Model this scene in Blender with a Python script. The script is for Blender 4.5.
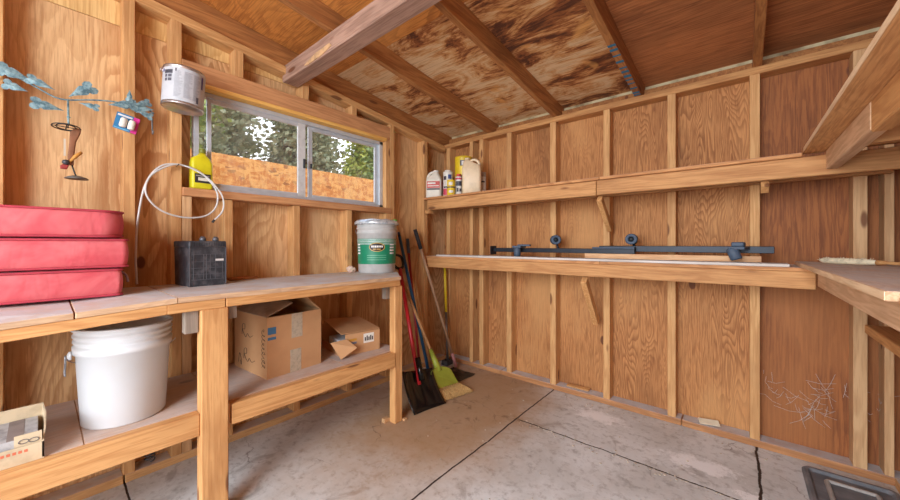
import bpy, bmesh, math, random
from mathutils import Vector, Matrix, noise as mnoise
random.seed(7)
PI = math.pi
SC = bpy.context.scene
COL = SC.collection
for o in list(bpy.data.objects):
    bpy.data.objects.remove(o)

# ------------------------------------------------------------------ camera, sky, sun, daylight, fill lamp, exposure
cam_data = bpy.data.cameras.new('camera'); cam = bpy.data.objects.new('camera', cam_data); COL.objects.link(cam)
cam.location = (0, 0, 1.10)
cam.rotation_euler = (PI/2, 0, math.radians(40.162))
cam_data.sensor_width = 36; cam_data.lens = 36*346/900
cam_data.shift_y = -6/900
cam_data.clip_start = 0.02
SC.camera = cam

W = bpy.data.worlds.new('sky'); SC.world = W; W.use_nodes = True
nt = W.node_tree; nt.nodes.clear()
wo = nt.nodes.new('ShaderNodeOutputWorld'); bg = nt.nodes.new('ShaderNodeBackground')
tcw = nt.nodes.new('ShaderNodeTexCoord'); sx = nt.nodes.new('ShaderNodeSeparateXYZ'); rw = nt.nodes.new('ShaderNodeValToRGB')
rw.color_ramp.elements[0].position = 0.0; rw.color_ramp.elements[0].color = (1.0, 0.98, 0.95, 1)
rw.color_ramp.elements[1].position = 0.9; rw.color_ramp.elements[1].color = (0.55, 0.72, 1.0, 1)
nt.links.new(tcw.outputs['Generated'], sx.inputs[0]); nt.links.new(sx.outputs['Z'], rw.inputs[0])
nt.links.new(rw.outputs[0], bg.inputs[0]); bg.inputs[1].default_value = 2.3
nt.links.new(bg.outputs[0], wo.inputs[0])

sun_d = bpy.data.lights.new('sun', 'SUN'); sun = bpy.data.objects.new('sun', sun_d); COL.objects.link(sun)
sun_d.energy = 1.7; sun_d.angle = math.radians(1.5); sun_d.color = (1.0, 0.93, 0.82)
sun.rotation_euler = Vector((-0.6, -0.35, -0.8)).to_track_quat('-Z', 'Y').to_euler()

def area(name, loc, target, sx_, sy_, energy, color):
    d = bpy.data.lights.new(name, 'AREA'); d.shape = 'RECTANGLE'; d.size = sx_; d.size_y = sy_
    d.energy = energy; d.color = color
    o = bpy.data.objects.new(name, d); COL.objects.link(o); o.location = loc
    o.rotation_euler = (Vector(target)-Vector(loc)).to_track_quat('-Z', 'Y').to_euler()
    return o
area('doorway_daylight', (-0.25, -1.70, 1.55), (-0.55, 1.2, 0.2), 0.9, 1.7, 98, (0.86, 0.93, 1.0))
area('left_fill_light', (-1.0, -1.6, 1.25), (0.45, 1.5, 1.5), 0.7, 1.5, 30, (0.86, 0.93, 1.0))  # added fill lamp from the left, brightens the right-hand shelves

SC.cycles.max_bounces = 12; SC.cycles.diffuse_bounces = 8; SC.cycles.transparent_max_bounces = 12
SC.view_settings.view_transform = 'Standard'
SC.view_settings.look = 'None'
SC.view_settings.exposure = 0.0
SC.view_settings.gamma = 1.0
SC.view_settings.use_curve_mapping = False

# ------------------------------------------------------------------ material helpers
def lin(r, g, b):
    f = lambda c: (c/255/12.92) if c/255 <= 0.04045 else ((c/255+0.055)/1.055)**2.4
    return (f(r), f(g), f(b), 1)

class NT:
    def __init__(s, name):
        s.m = bpy.data.materials.new(name); s.m.use_nodes = True
        s.t = s.m.node_tree; s.t.nodes.clear()
        s.out = s.n('ShaderNodeOutputMaterial'); s.b = s.n('ShaderNodeBsdfPrincipled')
        s.l(s.b.outputs[0], s.out.inputs[0])
    def n(s, k, **kw):
        x = s.t.nodes.new(k)
        for a, v in kw.items(): setattr(x, a, v)
        return x
    def l(s, a, b): s.t.links.new(a, b)
    def setin(s, sock, v):
        if isinstance(v, bpy.types.NodeSocket): s.l(v, sock)
        elif v is not None: sock.default_value = v
    def math(s, op, a, b=None, c=None, clamp=False):
        x = s.n('ShaderNodeMath', operation=op, use_clamp=clamp)
        s.setin(x.inputs[0], a); s.setin(x.inputs[1], b)
        if c is not None: s.setin(x.inputs[2], c)
        return x.outputs[0]
    def coords(s, kind='Object'):
        return s.n('ShaderNodeTexCoord').outputs[kind]
    def rnd_coords(s):
        oi = s.n('ShaderNodeObjectInfo'); v = s.n('ShaderNodeVectorMath', operation='SCALE')
        v.inputs[0].default_value = (17.3, 9.7, 13.1); s.l(oi.outputs['Random'], v.inputs['Scale'])
        a = s.n('ShaderNodeVectorMath', operation='ADD'); s.l(s.coords(), a.inputs[0]); s.l(v.outputs[0], a.inputs[1])
        return a.outputs[0]
    def scale(s, v, sc):
        x = s.n('ShaderNodeMapping'); s.l(v, x.inputs[0]); x.inputs['Scale'].default_value = sc
        return x.outputs[0]
    def noise(s, v, scale=1, detail=3, rough=0.55, dist=0.0):
        x = s.n('ShaderNodeTexNoise'); s.setin(x.inputs['Vector'], v)
        x.inputs['Scale'].default_value = scale; x.inputs['Detail'].default_value = detail
        x.inputs['Roughness'].default_value = rough; x.inputs['Distortion'].default_value = dist
        return x.outputs[0]
    def vor(s, v, scale, feature='F1'):
        x = s.n('ShaderNodeTexVoronoi', feature=feature); s.setin(x.inputs['Vector'], v); x.inputs['Scale'].default_value = scale
        return x.outputs['Distance']
    def step(s, v, lo, hi, a=0.0, b=1.0):
        x = s.n('ShaderNodeMapRange', interpolation_type='SMOOTHSTEP'); s.setin(x.inputs[0], v)
        x.inputs[1].default_value = lo; x.inputs[2].default_value = hi; x.inputs[3].default_value = a; x.inputs[4].default_value = b
        return x.outputs[0]
    def mix(s, f, a, b, mode='MIX'):
        x = s.n('ShaderNodeMix', data_type='RGBA', blend_type=mode)
        s.setin(x.inputs[0], f); s.setin(x.inputs[6], a); s.setin(x.inputs[7], b)
        return x.outputs[2]
    def done(s, col, rough=0.7, bump=None, bs=0.2, bd=0.01, **kw):
        s.setin(s.b.inputs['Base Color'], col); s.setin(s.b.inputs['Roughness'], rough)
        for k, v in kw.items(): s.setin(s.b.inputs[k], v)
        if bump is not None:
            x = s.n('ShaderNodeBump'); x.inputs['Strength'].default_value = bs; x.inputs['Distance'].default_value = bd
            s.l(bump, x.inputs['Height']); s.l(x.outputs[0], s.b.inputs['Normal'])
        return s.m
    def up(s):
        g = s.n('ShaderNodeNewGeometry'); x = s.n('ShaderNodeSeparateXYZ'); s.l(g.outputs['Normal'], x.inputs[0])
        return x.outputs['Z']

def axsc(axis, al, ac):
    return tuple(al if a == axis else ac for a in 'xyz')

DUST = lin(200, 204, 208)
_cache = {}
def lumber(axis, base=(214, 158, 98), dark=(168, 106, 55), dust=0.0, knots=True, key='lumber'):
    k = (key, axis, base, dark, dust, knots)
    if k in _cache: return _cache[k]
    t = NT(key); v = t.rnd_coords()
    broad = t.noise(t.scale(v, axsc(axis, 1.3, 16)), 1, 3, .5, .4)
    ring = t.math('SINE', t.math('MULTIPLY', broad, 34.0))
    ring = t.step(ring, -.6, 1.0)
    fib = t.noise(t.scale(v, axsc(axis, 7, 140)), 1, 3, .65)
    blot = t.noise(t.scale(v, axsc(axis, 2.2, 5)), 1, 3, .6)
    c = t.mix(t.math('MULTIPLY', ring, .42), lin(*base), lin(*dark))
    c = t.mix(t.step(fib, .45, .68, 0, .5), c, lin(*dark))
    c = t.mix(t.step(blot, .45, .75, 0, .45), c, lin(*[int(x*.86) for x in dark]))
    if knots:
        kd = t.vor(t.scale(v, axsc(axis, 2.6, 9)), 1)
        c = t.mix(t.step(kd, .09, .15, .85, 0), c, lin(104, 56, 28))
    if dust:
        dn = t.noise(v, 9, 4, .6)
        c = t.mix(t.math('MULTIPLY', t.step(t.up(), .6, .95), t.step(dn, .3, .6, dust*.6, dust)), c, DUST)
    _cache[k] = t.done(c, .72, fib, .18, .004)
    return _cache[k]

def ply(axis, base, dark, freq=46, key='plywood', dust=0.0, light=None, amt=.62, across=3.4, along=.9, red=None):
    k = (key, axis, base, dark, freq, dust, light, amt, across, along)
    if k in _cache: return _cache[k]
    t = NT(key); v = t.rnd_coords()
    n = t.noise(t.scale(v, axsc(axis, along, across)), 1, 1.6, .45, .25)
    wob = t.noise(t.scale(v, axsc(axis, 14, 60)), 1, 2, .6)
    ph = t.math('ADD', t.math('MULTIPLY', n, freq*.5), t.math('MULTIPLY', wob, .42))
    saw = t.math('FRACT', ph)
    r = t.math('MULTIPLY', t.step(saw, .25, .86), t.step(saw, .9, 1.0, 1, 0))
    fib = t.noise(t.scale(v, axsc(axis, 7, 150)), 1, 3, .65)
    blot = t.noise(t.scale(v, axsc(axis, 1.0, 2.0)), 1, 3, .6)
    patch = t.step(t.noise(t.scale(v, axsc(axis, .6, 1.7)), 1, 1, .5), .35, .6, .35, 1.0)
    c = t.mix(t.math('MULTIPLY', t.math('MULTIPLY', r, patch), amt), lin(*base), lin(*dark))
    c = t.mix(t.step(fib, .42, .66, 0, .6), c, lin(*dark))
    if light: c = t.mix(t.step(blot, .48, .7, 0, .6), c, lin(*light))
    c = t.mix(t.step(blot, .3, .46, .4, 0), c, lin(*[int(x*.8) for x in dark]))
    kd = t.vor(t.scale(v, axsc(axis, 2.0, 3.6)), 1)
    c = t.mix(t.step(kd, .05, .075, .9, 0), c, lin(96, 50, 26))
    if dust:
        dn = t.noise(v, 7, 5, .65)
        c = t.mix(t.math('MULTIPLY', t.step(t.up(), .6, .95), t.step(dn, .3, .62, dust*.45, dust)), c, DUST)
    _cache[k] = t.done(c, .75, fib, .15, .003)
    return _cache[k]

def plain(name, rgb, rough=.5, metal=0.0, var=.12, blotch=None, nscale=18, bump=.05, **kw):
    k = ('plain', name)
    if k in _cache: return _cache[k]
    t = NT(name); v = t.rnd_coords(); n = t.noise(v, nscale, 4, .6)
    dk = blotch or tuple(int(c*.72) for c in rgb)
    c = t.mix(t.step(n, .4, .75, 0, min(1, var*3)), lin(*rgb), lin(*dk))
    _cache[k] = t.done(c, rough, n, bump, .004, Metallic=metal, **kw)
    return _cache[k]

# ------------------------------------------------------------------ mesh helpers
def box(bm, x0, x1, y0, y1, z0, z1, bev=.0015, M=None, mi=0):
    vs = [bm.verts.new((x, y, z)) for x in (x0, x1) for y in (y0, y1) for z in (z0, z1)]
    fs = [bm.faces.new([vs[i] for i in q]) for q in ((0,1,3,2),(4,6,7,5),(0,4,5,1),(2,3,7,6),(0,2,6,4),(1,5,7,3))]
    for f in fs: f.material_index = mi
    if bev:
        es = list({e for f in fs for e in f.edges})
        r = bmesh.ops.bevel(bm, geom=es, offset=bev, segments=1, affect='EDGES', profile=.5)
        vs = list({v for f in r['faces'] for v in f.verts} | {v for v in vs if v.is_valid})
        for f in r['faces']: f.material_index = mi
    if M is not None:
        for v in vs: v.co = M @ v.co
    return vs

def hexa(bm, c8, bev=.0015):
    """c8: eight corners ordered x0y0z0 x0y0z1 x0y1z0 x0y1z1 x1y0z0 ..."""
    vs = [bm.verts.new(c) for c in c8]
    fs = [bm.faces.new([vs[i] for i in q]) for q in ((0,1,3,2),(4,6,7,5),(0,4,5,1),(2,3,7,6),(0,2,6,4),(1,5,7,3))]
    if bev:
        bmesh.ops.bevel(bm, geom=list({e for f in fs for e in f.edges}), offset=bev, segments=1, affect='EDGES', profile=.5)

def slope(bm, x0, x1, y0, y1, zb, th, bev=.0015):
    """box whose underside follows z = zb(y)"""
    c = []
    for x in (x0, x1):
        for y in (y0, y1):
            c += [(x, y, zb(y)), (x, y, zb(y)+th)]
    hexa(bm, c, bev)

def prism(bm, pts, z0, z1, M=None, mi=0):
    n = len(pts)
    a = [bm.verts.new((p[0], p[1], z0)) for p in pts]; b = [bm.verts.new((p[0], p[1], z1)) for p in pts]
    fs = [bm.faces.new(a[::-1]), bm.faces.new(b)]
    fs += [bm.faces.new((a[i], a[(i+1) % n], b[(i+1) % n], b[i])) for i in range(n)]
    for f in fs: f.material_index = mi
    if M is not None:
        for v in a+b: v.co = M @ v.co

def tube(bm, pts, r, n=8, mi=0, caps=True, closed=False):
    pts = [Vector(p) for p in pts]; m = len(pts); rings = []
    rr = r if isinstance(r, (list, tuple)) else [r]*m
    up = None
    for i, p in enumerate(pts):
        a = pts[(i-1) % m] if (closed or i) else p
        b = pts[(i+1) % m] if (closed or i < m-1) else p
        t = (b-a).normalized()
        if up is None:
            up = t.orthogonal().normalized()
        else:
            up = (up - t*up.dot(t))
            up = up.normalized() if up.length > 1e-6 else t.orthogonal().normalized()
        s = t.cross(up)
        rings.append([bm.verts.new(p + (up*math.cos(2*PI*k/n) + s*math.sin(2*PI*k/n))*rr[i]) for k in range(n)])
    for i in range(m if closed else m-1):
        A, B = rings[i], rings[(i+1) % m]
        for k in range(n):
            f = bm.faces.new((A[k], A[(k+1) % n], B[(k+1) % n], B[k])); f.smooth = True; f.material_index = mi
    if caps and not closed:
        for q in (rings[0][::-1], rings[-1]):
            f = bm.faces.new(q); f.material_index = mi
    return rings

def smooth_path(pts, k=6):
    P = [Vector(p) for p in pts]; out = []
    for i in range(len(P)-1):
        p0 = P[max(i-1, 0)]; p1 = P[i]; p2 = P[i+1]; p3 = P[min(i+2, len(P)-1)]
        for j in range(k):
            t = j/k
            out.append(.5*((2*p1)+(p2-p0)*t+(2*p0-5*p1+4*p2-p3)*t*t+(3*p1-p0-3*p2+p3)*t**3))
    out.append(P[-1]); return out

def lathe(bm, prof, c=(0, 0, 0), n=32, M=None, mi=0, smooth=True):
    rings = []; c = Vector(c)
    for r, z in prof:
        if r < 1e-5: rings.append([bm.verts.new(c+Vector((0, 0, z)))])
        else: rings.append([bm.verts.new(c+Vector((r*math.cos(2*PI*k/n), r*math.sin(2*PI*k/n), z))) for k in range(n)])
    for A, B in zip(rings, rings[1:]):
        for k in range(n):
            a = (A[k], A[(k+1) % n]) if len(A) > 1 else (A[0],)
            b = (B[(k+1) % n], B[k]) if len(B) > 1 else (B[0],)
            if len(a)+len(b) < 3: continue
            f = bm.faces.new(a+b); f.smooth = smooth; f.material_index = mi
    if M is not None:
        for R in rings:
            for v in R: v.co = M @ v.co

def rrect(w, d, r, k=5):
    r = min(r, w/2-1e-4, d/2-1e-4); out = []
    for cx, cy, a0 in ((w/2-r, d/2-r, 0), (-w/2+r, d/2-r, 90), (-w/2+r, -d/2+r, 180), (w/2-r, -d/2+r, 270)):
        for j in range(k+1):
            a = math.radians(a0+90*j/k); out.append((cx+r*math.cos(a), cy+r*math.sin(a)))
    return out

def loft(bm, secs, M=None, mi=0, k=5, smooth=True):
    """secs: (z, w, d, r, ox, oy)"""
    rings = []
    for z, w, d, r, ox, oy in secs:
        rings.append([bm.verts.new((x+ox, y+oy, z)) for x, y in rrect(w, d, r, k)])
    n = len(rings[0])
    for A, B in zip(rings, rings[1:]):
        for i in range(n):
            f = bm.faces.new((A[i], A[(i+1) % n], B[(i+1) % n], B[i])); f.smooth = smooth; f.material_index = mi
    for q in (rings[0][::-1], rings[-1]):
        f = bm.faces.new(q); f.material_index = mi
    if M is not None:
        for R in rings:
            for v in R: v.co = M @ v.co

def cyl_patch(bm, c, r, a0, a1, z0, z1, mi=0, th=.0006, n=None, r1=None):
    n = n or max(2, int(abs(a1-a0)/6)); r1 = r1 or r
    rows = []
    for z, rr in ((z0, r), (z1, r1)):
        rows.append([Vector((c[0]+(rr+th)*math.cos(math.radians(a0+(a1-a0)*i/n)), c[1]+(rr+th)*math.sin(math.radians(a0+(a1-a0)*i/n)), z)) for i in range(n+1)])
    A = [bm.verts.new(v) for v in rows[0]]; B = [bm.verts.new(v) for v in rows[1]]
    for i in range(n):
        f = bm.faces.new((A[i], A[i+1], B[i+1], B[i])); f.smooth = True; f.material_index = mi

# ------------------------------------------------------------------ scene objects
def wloc(o):
    v = Vector((0, 0, 0))
    while o: v += o.location; o = o.parent
    return v

def obj(name, bm, mat, parent=None, kind=None, label=None, recalc=True, loc=None):
    if recalc: bmesh.ops.recalc_face_normals(bm, faces=bm.faces[:])
    base = wloc(parent) if parent else Vector(loc or (0, 0, 0))
    if base.length: bmesh.ops.translate(bm, vec=-base, verts=bm.verts[:])
    me = bpy.data.meshes.new(name); bm.to_mesh(me); bm.free()
    for m in (mat if isinstance(mat, (list, tuple)) else [mat]): me.materials.append(m)
    o = bpy.data.objects.new(name, me); COL.objects.link(o)
    if parent: o.parent = parent
    elif loc: o.location = loc
    if kind: o['kind'] = kind
    if label: o['label'] = label
    return o

def thing(name, label, cat, loc, group=None):
    o = bpy.data.objects.new(name, None); COL.objects.link(o); o.location = loc
    o.empty_display_size = .05; o['label'] = label; o['category'] = cat
    if group: o['group'] = group
    return o

def tag(o, label, cat, group=None, kind=None):
    o['label'] = label; o['category'] = cat
    if group: o['group'] = group
    if kind: o['kind'] = kind
    return o

def bx(*a, **k):
    bm = bmesh.new(); box(bm, *a, **k); return bm

def struct(name, bm, mat, parent=None, **k):
    return obj(name, bm, mat, parent, kind='structure', **k)

# ------------------------------------------------------------------ materials
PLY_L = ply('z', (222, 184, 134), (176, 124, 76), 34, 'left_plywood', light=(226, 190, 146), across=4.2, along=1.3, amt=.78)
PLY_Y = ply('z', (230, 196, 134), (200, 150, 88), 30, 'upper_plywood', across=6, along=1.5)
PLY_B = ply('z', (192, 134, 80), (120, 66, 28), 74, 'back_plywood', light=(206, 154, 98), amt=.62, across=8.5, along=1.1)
PLY_BD = ply('z', (160, 98, 52), (104, 54, 26), 40, 'weathered_plywood', light=(172, 112, 64), amt=.45, across=9, along=.7)
PLY_ROOF = ply('x', (212, 140, 66), (146, 80, 32), 34, 'roof_plywood', light=(224, 158, 84), across=4.5, along=1.4)
PLY_ROOF_R = ply('x', (190, 122, 72), (116, 64, 34), 22, 'dark_roof_plywood', amt=.5, across=10, along=.9)
BENCH_TOP = ply('y', (210, 176, 140), (170, 130, 98), 26, 'bench_plywood', dust=.9, across=8, along=2, amt=.4)
SHELF_LOW = ply('y', (204, 162, 128), (160, 114, 84), 26, 'shelf_plywood', dust=.5, amt=.4, across=8, along=2)
SHELF_X = ply('x', (206, 150, 98), (160, 104, 60), 30, 'wall_shelf_plywood', dust=.8)
STUD = lumber('z', (214, 166, 110), (178, 122, 70))
STUD_W = lumber('z', (212, 172, 126), (178, 132, 88), key='pale_lumber')
LUM_X = lumber('x', (200, 148, 92), (158, 102, 54))
LUM_Y = lumber('y', (218, 170, 112), (180, 124, 70))
SILL_X = lumber('x', (190, 136, 88), (146, 94, 56), dust=.9, key='dusty_lumber')
SILL_Y = lumber('y', (212, 168, 114), (176, 126, 78), dust=.8, key='dusty_lumber')
RAFT = lumber('y', (178, 120, 66), (122, 70, 34), key='rafter_lumber')
RAIL_Y = lumber('y', (212, 160, 102), (174, 114, 60), key='rail_lumber')
LEG = lumber('z', (216, 164, 106), (180, 120, 66), key='leg_lumber')
HEAD = lumber('y', (204, 150, 102), (162, 106, 66), key='header_lumber')
BEAM = lumber('x', (172, 138, 120), (116, 84, 68), key='weathered_lumber')
CHIP = plain('chipped_wood', (206, 166, 122), .8, var=.3)
GREYWOOD = lumber('z', (152, 138, 124), (112, 98, 86), key='grey_lumber', knots=False)
YELSTRIP = lumber('y', (238, 190, 104), (210, 150, 70), key='pine_strip', knots=False)
SHELF_RAIL = lumber('x', (200, 148, 94), (156, 100, 54), key='shelf_rail_lumber')
SHELF_RAIL_Y = lumber('y', (224, 188, 150), (190, 146, 106), key='shelf_rail_lumber')

def stained_roof():
    t = NT('stained_roof_plywood'); v = t.coords()
    fib = t.noise(t.scale(v, (4, 150, 150)), 1, 3, .65)
    s = t.noise(t.scale(v, (2.6, 5.2, 5)), 1, 6, .68, 1.2)
    st = t.noise(t.scale(v, (9, 60, 60)), 1, 3, .7, .6)
    m = t.math('ADD', s, t.math('MULTIPLY', t.math('SUBTRACT', st, .5), .32))
    big = t.noise(v, 1.7, 2, .5, .5)
    m = t.math('ADD', m, t.math('MULTIPLY', t.math('SUBTRACT', big, .5), .55))
    sp = t.n('ShaderNodeSeparateXYZ'); t.l(v, sp.inputs[0])
    m = t.math('ADD', m, t.step(sp.outputs[0], -1.2, -1.0, 0, .035))
    c = t.mix(t.step(m, .40, .52), lin(224, 192, 148), lin(206, 150, 92))
    c = t.mix(t.step(m, .51, .58), c, lin(150, 90, 48))
    c = t.mix(t.step(m, .58, .66), c, lin(86, 46, 26))
    c = t.mix(t.step(t.noise(v, 3.1, 3, .6, .8), .60, .72, 0, .75), c, lin(226, 166, 92))
    c = t.mix(t.step(fib, .46, .7, 0, .45), c, lin(134, 82, 46))
    kd = t.vor(t.scale(v, (2.5, 4.2, 1)), 1)
    c = t.mix(t.step(kd, .05, .085, .9, 0), c, lin(58, 28, 16))
    return t.done(c, .8, fib, .2, .004)
ROOF_ST = stained_roof()

def concrete():
    t = NT('concrete'); v = t.coords(); sp = t.n('ShaderNodeSeparateXYZ'); t.l(v, sp.inputs[0]); X, Y = sp.outputs[0], sp.outputs[1]
    a = t.noise(v, 2.2, 6, .65, .4); b = t.noise(v, 26, 5, .7); d = t.noise(v, 6.5, 4, .6, .8)
    c = t.mix(t.step(a, .35, .68), lin(218, 219, 218), lin(194, 192, 188))
    c = t.mix(t.step(b, .48, .7, 0, .6), c, lin(150, 144, 138))
    c = t.mix(t.step(d, .56, .7, 0, .5), c, lin(132, 124, 118))
    # soft-edged brown patch blended over the slab in the tool corner
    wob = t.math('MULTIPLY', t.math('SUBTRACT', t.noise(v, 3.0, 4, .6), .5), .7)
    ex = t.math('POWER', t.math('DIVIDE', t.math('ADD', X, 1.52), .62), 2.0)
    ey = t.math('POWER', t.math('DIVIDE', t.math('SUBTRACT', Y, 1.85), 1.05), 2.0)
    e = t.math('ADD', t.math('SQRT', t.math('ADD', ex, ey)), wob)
    blotch = t.step(e, .5, 1.3, .85, 0)
    c = t.mix(blotch, c, lin(166, 126, 78))
    # dark smears of old dirt
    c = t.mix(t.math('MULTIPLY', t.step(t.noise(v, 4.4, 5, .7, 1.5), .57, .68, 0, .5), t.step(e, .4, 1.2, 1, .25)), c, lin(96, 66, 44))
    # white powder spills
    wn = t.math('MULTIPLY', t.math('SUBTRACT', t.noise(v, 14, 5, .8), .5), .34)
    for cx, cy, r in ((-.70, 2.30, .13), (-.16, 2.12, .13), (.05, 1.99, .07)):
        dx = t.math('POWER', t.math('MULTIPLY', t.math('SUBTRACT', X, cx), .75), 2.0); dy = t.math('POWER', t.math('MULTIPLY', t.math('SUBTRACT', Y, cy), 1.5), 2.0)
        q = t.math('ADD', t.math('SQRT', t.math('ADD', dx, dy)), wn)
        c = t.mix(t.step(q, r*.45, r, .95, 0), c, lin(240, 240, 240))
    # expansion joints
    wj = t.math('MULTIPLY', t.math('SUBTRACT', t.noise(v, 5, 4, .6), .5), .022)
    wk = t.math('MULTIPLY', t.math('SUBTRACT', t.noise(v, 3.2, 5, .7), .5), .05)
    def line(coord, pos, w, wv):
        return t.step(t.math('ABSOLUTE', t.math('ADD', t.math('SUBTRACT', coord, pos), wv)), w*.5, w, 1, 0)
    j1 = line(X, -1.085, .006, wj)
    gx = t.step(X, -1.075, -1.06)
    j2 = t.math('MULTIPLY', line(Y, 1.94, .006, wk), gx)
    j3 = t.math('MULTIPLY', line(X, .065, .008, wk), t.step(Y, 1.9, 1.97))
    j4 = t.math('MULTIPLY', line(Y, .25, .005, wj), t.step(X, -1.9, -1.6, 1, .3))
    j = t.math('MAXIMUM', t.math('MAXIMUM', j1, j2), t.math('MAXIMUM', j3, j4))
    # hairline cracks
    cv = t.n('ShaderNodeVectorMath', operation='ADD'); t.l(v, cv.inputs[0])
    cn = t.n('ShaderNodeTexNoise'); t.l(v, cn.inputs['Vector']); cn.inputs['Scale'].default_value = 5; cn.inputs['Detail'].default_value = 5
    cs = t.n('ShaderNodeVectorMath', operation='SCALE'); t.l(cn.outputs['Color'], cs.inputs[0]); cs.inputs['Scale'].default_value = .28; t.l(cs.outputs[0], cv.inputs[1])
    ed = t.vor(cv.outputs[0], 1.9, 'DISTANCE_TO_EDGE')
    cr = t.math('MULTIPLY', t.step(ed, .002, .007, .5, 0), t.step(t.noise(v, 2.6, 2, .5), .5, .6))
    c = t.mix(cr, c, lin(92, 68, 52))
    c = t.mix(j, c, lin(52, 36, 26))
    h = t.math('SUBTRACT', t.math('MULTIPLY', b, .3), t.math('ADD', j, t.math('MULTIPLY', cr, .5)))
    return t.done(c, .82, h, .35, .008)

def osb():
    t = NT('oriented_strand_board'); v = t.coords()
    vo = t.n('ShaderNodeTexVoronoi'); t.l(t.scale(v, (1, 14, 30)), vo.inputs['Vector']); vo.inputs['Scale'].default_value = 1
    vo2 = t.n('ShaderNodeTexVoronoi'); t.l(t.scale(v, (1, 34, 12)), vo2.inputs['Vector']); vo2.inputs['Scale'].default_value = 1
    s1 = t.n('ShaderNodeSeparateColor'); t.l(vo.outputs['Color'], s1.inputs[0]); s2 = t.n('ShaderNodeSeparateColor'); t.l(vo2.outputs['Color'], s2.inputs[0])
    m = t.math('MULTIPLY', t.math('ADD', s1.outputs[0], s2.outputs[1]), .5)
    c = t.mix(t.step(m, .2, .8), lin(192, 116, 50), lin(222, 162, 90))
    c = t.mix(t.step(s1.outputs[2], .94, .98, 0, .55), c, lin(104, 60, 32))
    return t.done(c, .8)
OSB = osb()

# ------------------------------------------------------------------ room shell
XL, YB, XR = -2.165, 2.50, 0.53           # inner stud faces
SX, SY, SR = -2.255, 2.59, 0.62           # sheathing
rb = lambda y: 2.06 + .113*(2.5-y)        # underside of rafters

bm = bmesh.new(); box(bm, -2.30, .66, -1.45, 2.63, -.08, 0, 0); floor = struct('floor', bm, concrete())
bm = bmesh.new(); box(bm, -30, 14, -14, 30, -.30, -.09, 0)
struct('ground', bm, plain('dry_ground', (150, 128, 96), .95, var=.25, nscale=3))

# left wall: sheathing sheets around the window
def sheet(bm, y0, y1, z0, z1): box(bm, SX-.016, SX, y0+.0012, y1-.0012, z0+.0012, z1-.0012, 0)
bm = bmesh.new()
sheet(bm, -1.45, -.55, 0, 2.132); sheet(bm, -.55, .445, 0, 2.132)
sheet(bm, .445, .80, 0, 1.385); sheet(bm, .80, 1.79, 0, 1.385); sheet(bm, .445, 1.79, 1.92, 2.132); sheet(bm, 1.79, 2.60, 0, 2.05); sheet(bm, .445, .52, 1.385, 1.92)
wl = struct('wall_left', bm, PLY_L)
bm = bmesh.new()
for y0, y1 in ((-1.45, .445), (.445, 1.79)):
    c = []
    for x in (SX-.016, SX):
        for y in (y0, y1): c += [(x, y, 2.134), (x, y, max(2.14, rb(y)+.10))]
    hexa(bm, c, 0)
struct('upper_sheathing', bm, PLY_Y, wl)
plat = lambda y: 1.985 + .113*(2.52-y)
def lstud(y0, y1, z0=.04, z1=None, name='stud', mat=STUD, x1=XL):
    b = bmesh.new(); c = []
    for x in (SX+.0005, x1):
        for y in (y0, y1): c += [(x, y, z0), (x, y, z1 if z1 else plat(y)+.001)]
    hexa(b, c, .002); return struct(name, b, mat, wl)
for y0 in (-.91, -.52, -.135): lstud(y0, y0+.045)
lstud(.245, .287); lstud(.419, .463)
lstud(.465, .505, z1=1.344, name='trimmer_stud', mat=STUD_W)
for y0 in (.651, 1.034, 1.42): lstud(y0, y0+.042, z1=1.344, name='cripple_stud')
for y0 in (.702, 1.092, 1.46): lstud(y0, y0+.044, z0=2.041, name='cripple_stud')
lstud(1.776, 1.818, z1=1.938, name='trimmer_stud'); lstud(1.82, 1.862); lstud(2.208, 2.252)
struct('header', bx(XL-.04, XL, .464, 1.8195, 1.94, 2.04, bev=.002), HEAD, wl)
struct('header_strip', bx(XL-.045, XL+.012, .506, 1.775, 1.918, 1.9395), YELSTRIP, wl)
struct('window_sill', bx(SX+.001, XL+.012, .464, 1.819, 1.345, 1.388, bev=.003), HEAD, wl)
bm = bmesh.new(); slope(bm, SX+.001, XL, -1.45, 2.50, plat, .045, .002); struct('top_plate', bm, LUM_Y, wl)
struct('bottom_plate', bx(SX+.001, XL, -1.45, .247, 0, .04, bev=.003), SILL_Y, wl)
struct('bottom_plate', bx(SX+.001, XL, .252, 2.498, 0, .04, bev=.003), SILL_Y, wl)

# back wall
bm = bmesh.new(); xs = [-2.27, -1.50, -.72, .05]
for a, b in zip(xs, xs[1:]): box(bm, a+.001, b-.001, SY, SY+.016, .0, 2.07, 0)
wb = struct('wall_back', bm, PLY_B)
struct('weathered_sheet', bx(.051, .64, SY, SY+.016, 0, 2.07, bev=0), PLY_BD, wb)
struct('eave_blocking', bx(-2.25, .64, 2.591, 2.604, 2.071, 2.122, bev=0), RAFT, wb)
def bstud(x0, x1, name='stud', mat=STUD, z1=2.02):
    struct(name, bx(x0, x1, YB, SY-.0005, .04, z1, bev=.002), mat, wb)
for x0, w in ((-2.155, .045), (-1.88, .036), (-1.772, .042), (-1.495, .045), (-1.115, .045), (-.73, .042), (-.352, .043)): bstud(x0, x0+w)
for x0, w in ((.032, .042), (.405, .045), (.5, .029)): bstud(x0, x0+w, mat=STUD_W if x0 > .3 else STUD)
struct('top_plate', bx(-1.74, SR, YB, SY-.001, 2.02, 2.06, bev=.003), LUM_X, wb)
bm = bmesh.new(); hexa(bm, [(-2.254, YB, 2.005), (-2.254, YB, 2.045), (-2.254, SY-.001, 2.005), (-2.254, SY-.001, 2.045), (-1.742, YB, 2.02), (-1.742, YB, 2.06), (-1.742, SY-.001, 2.02), (-1.742, SY-.001, 2.06)], .003)
struct('top_plate', bm, LUM_X, wb)
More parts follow.
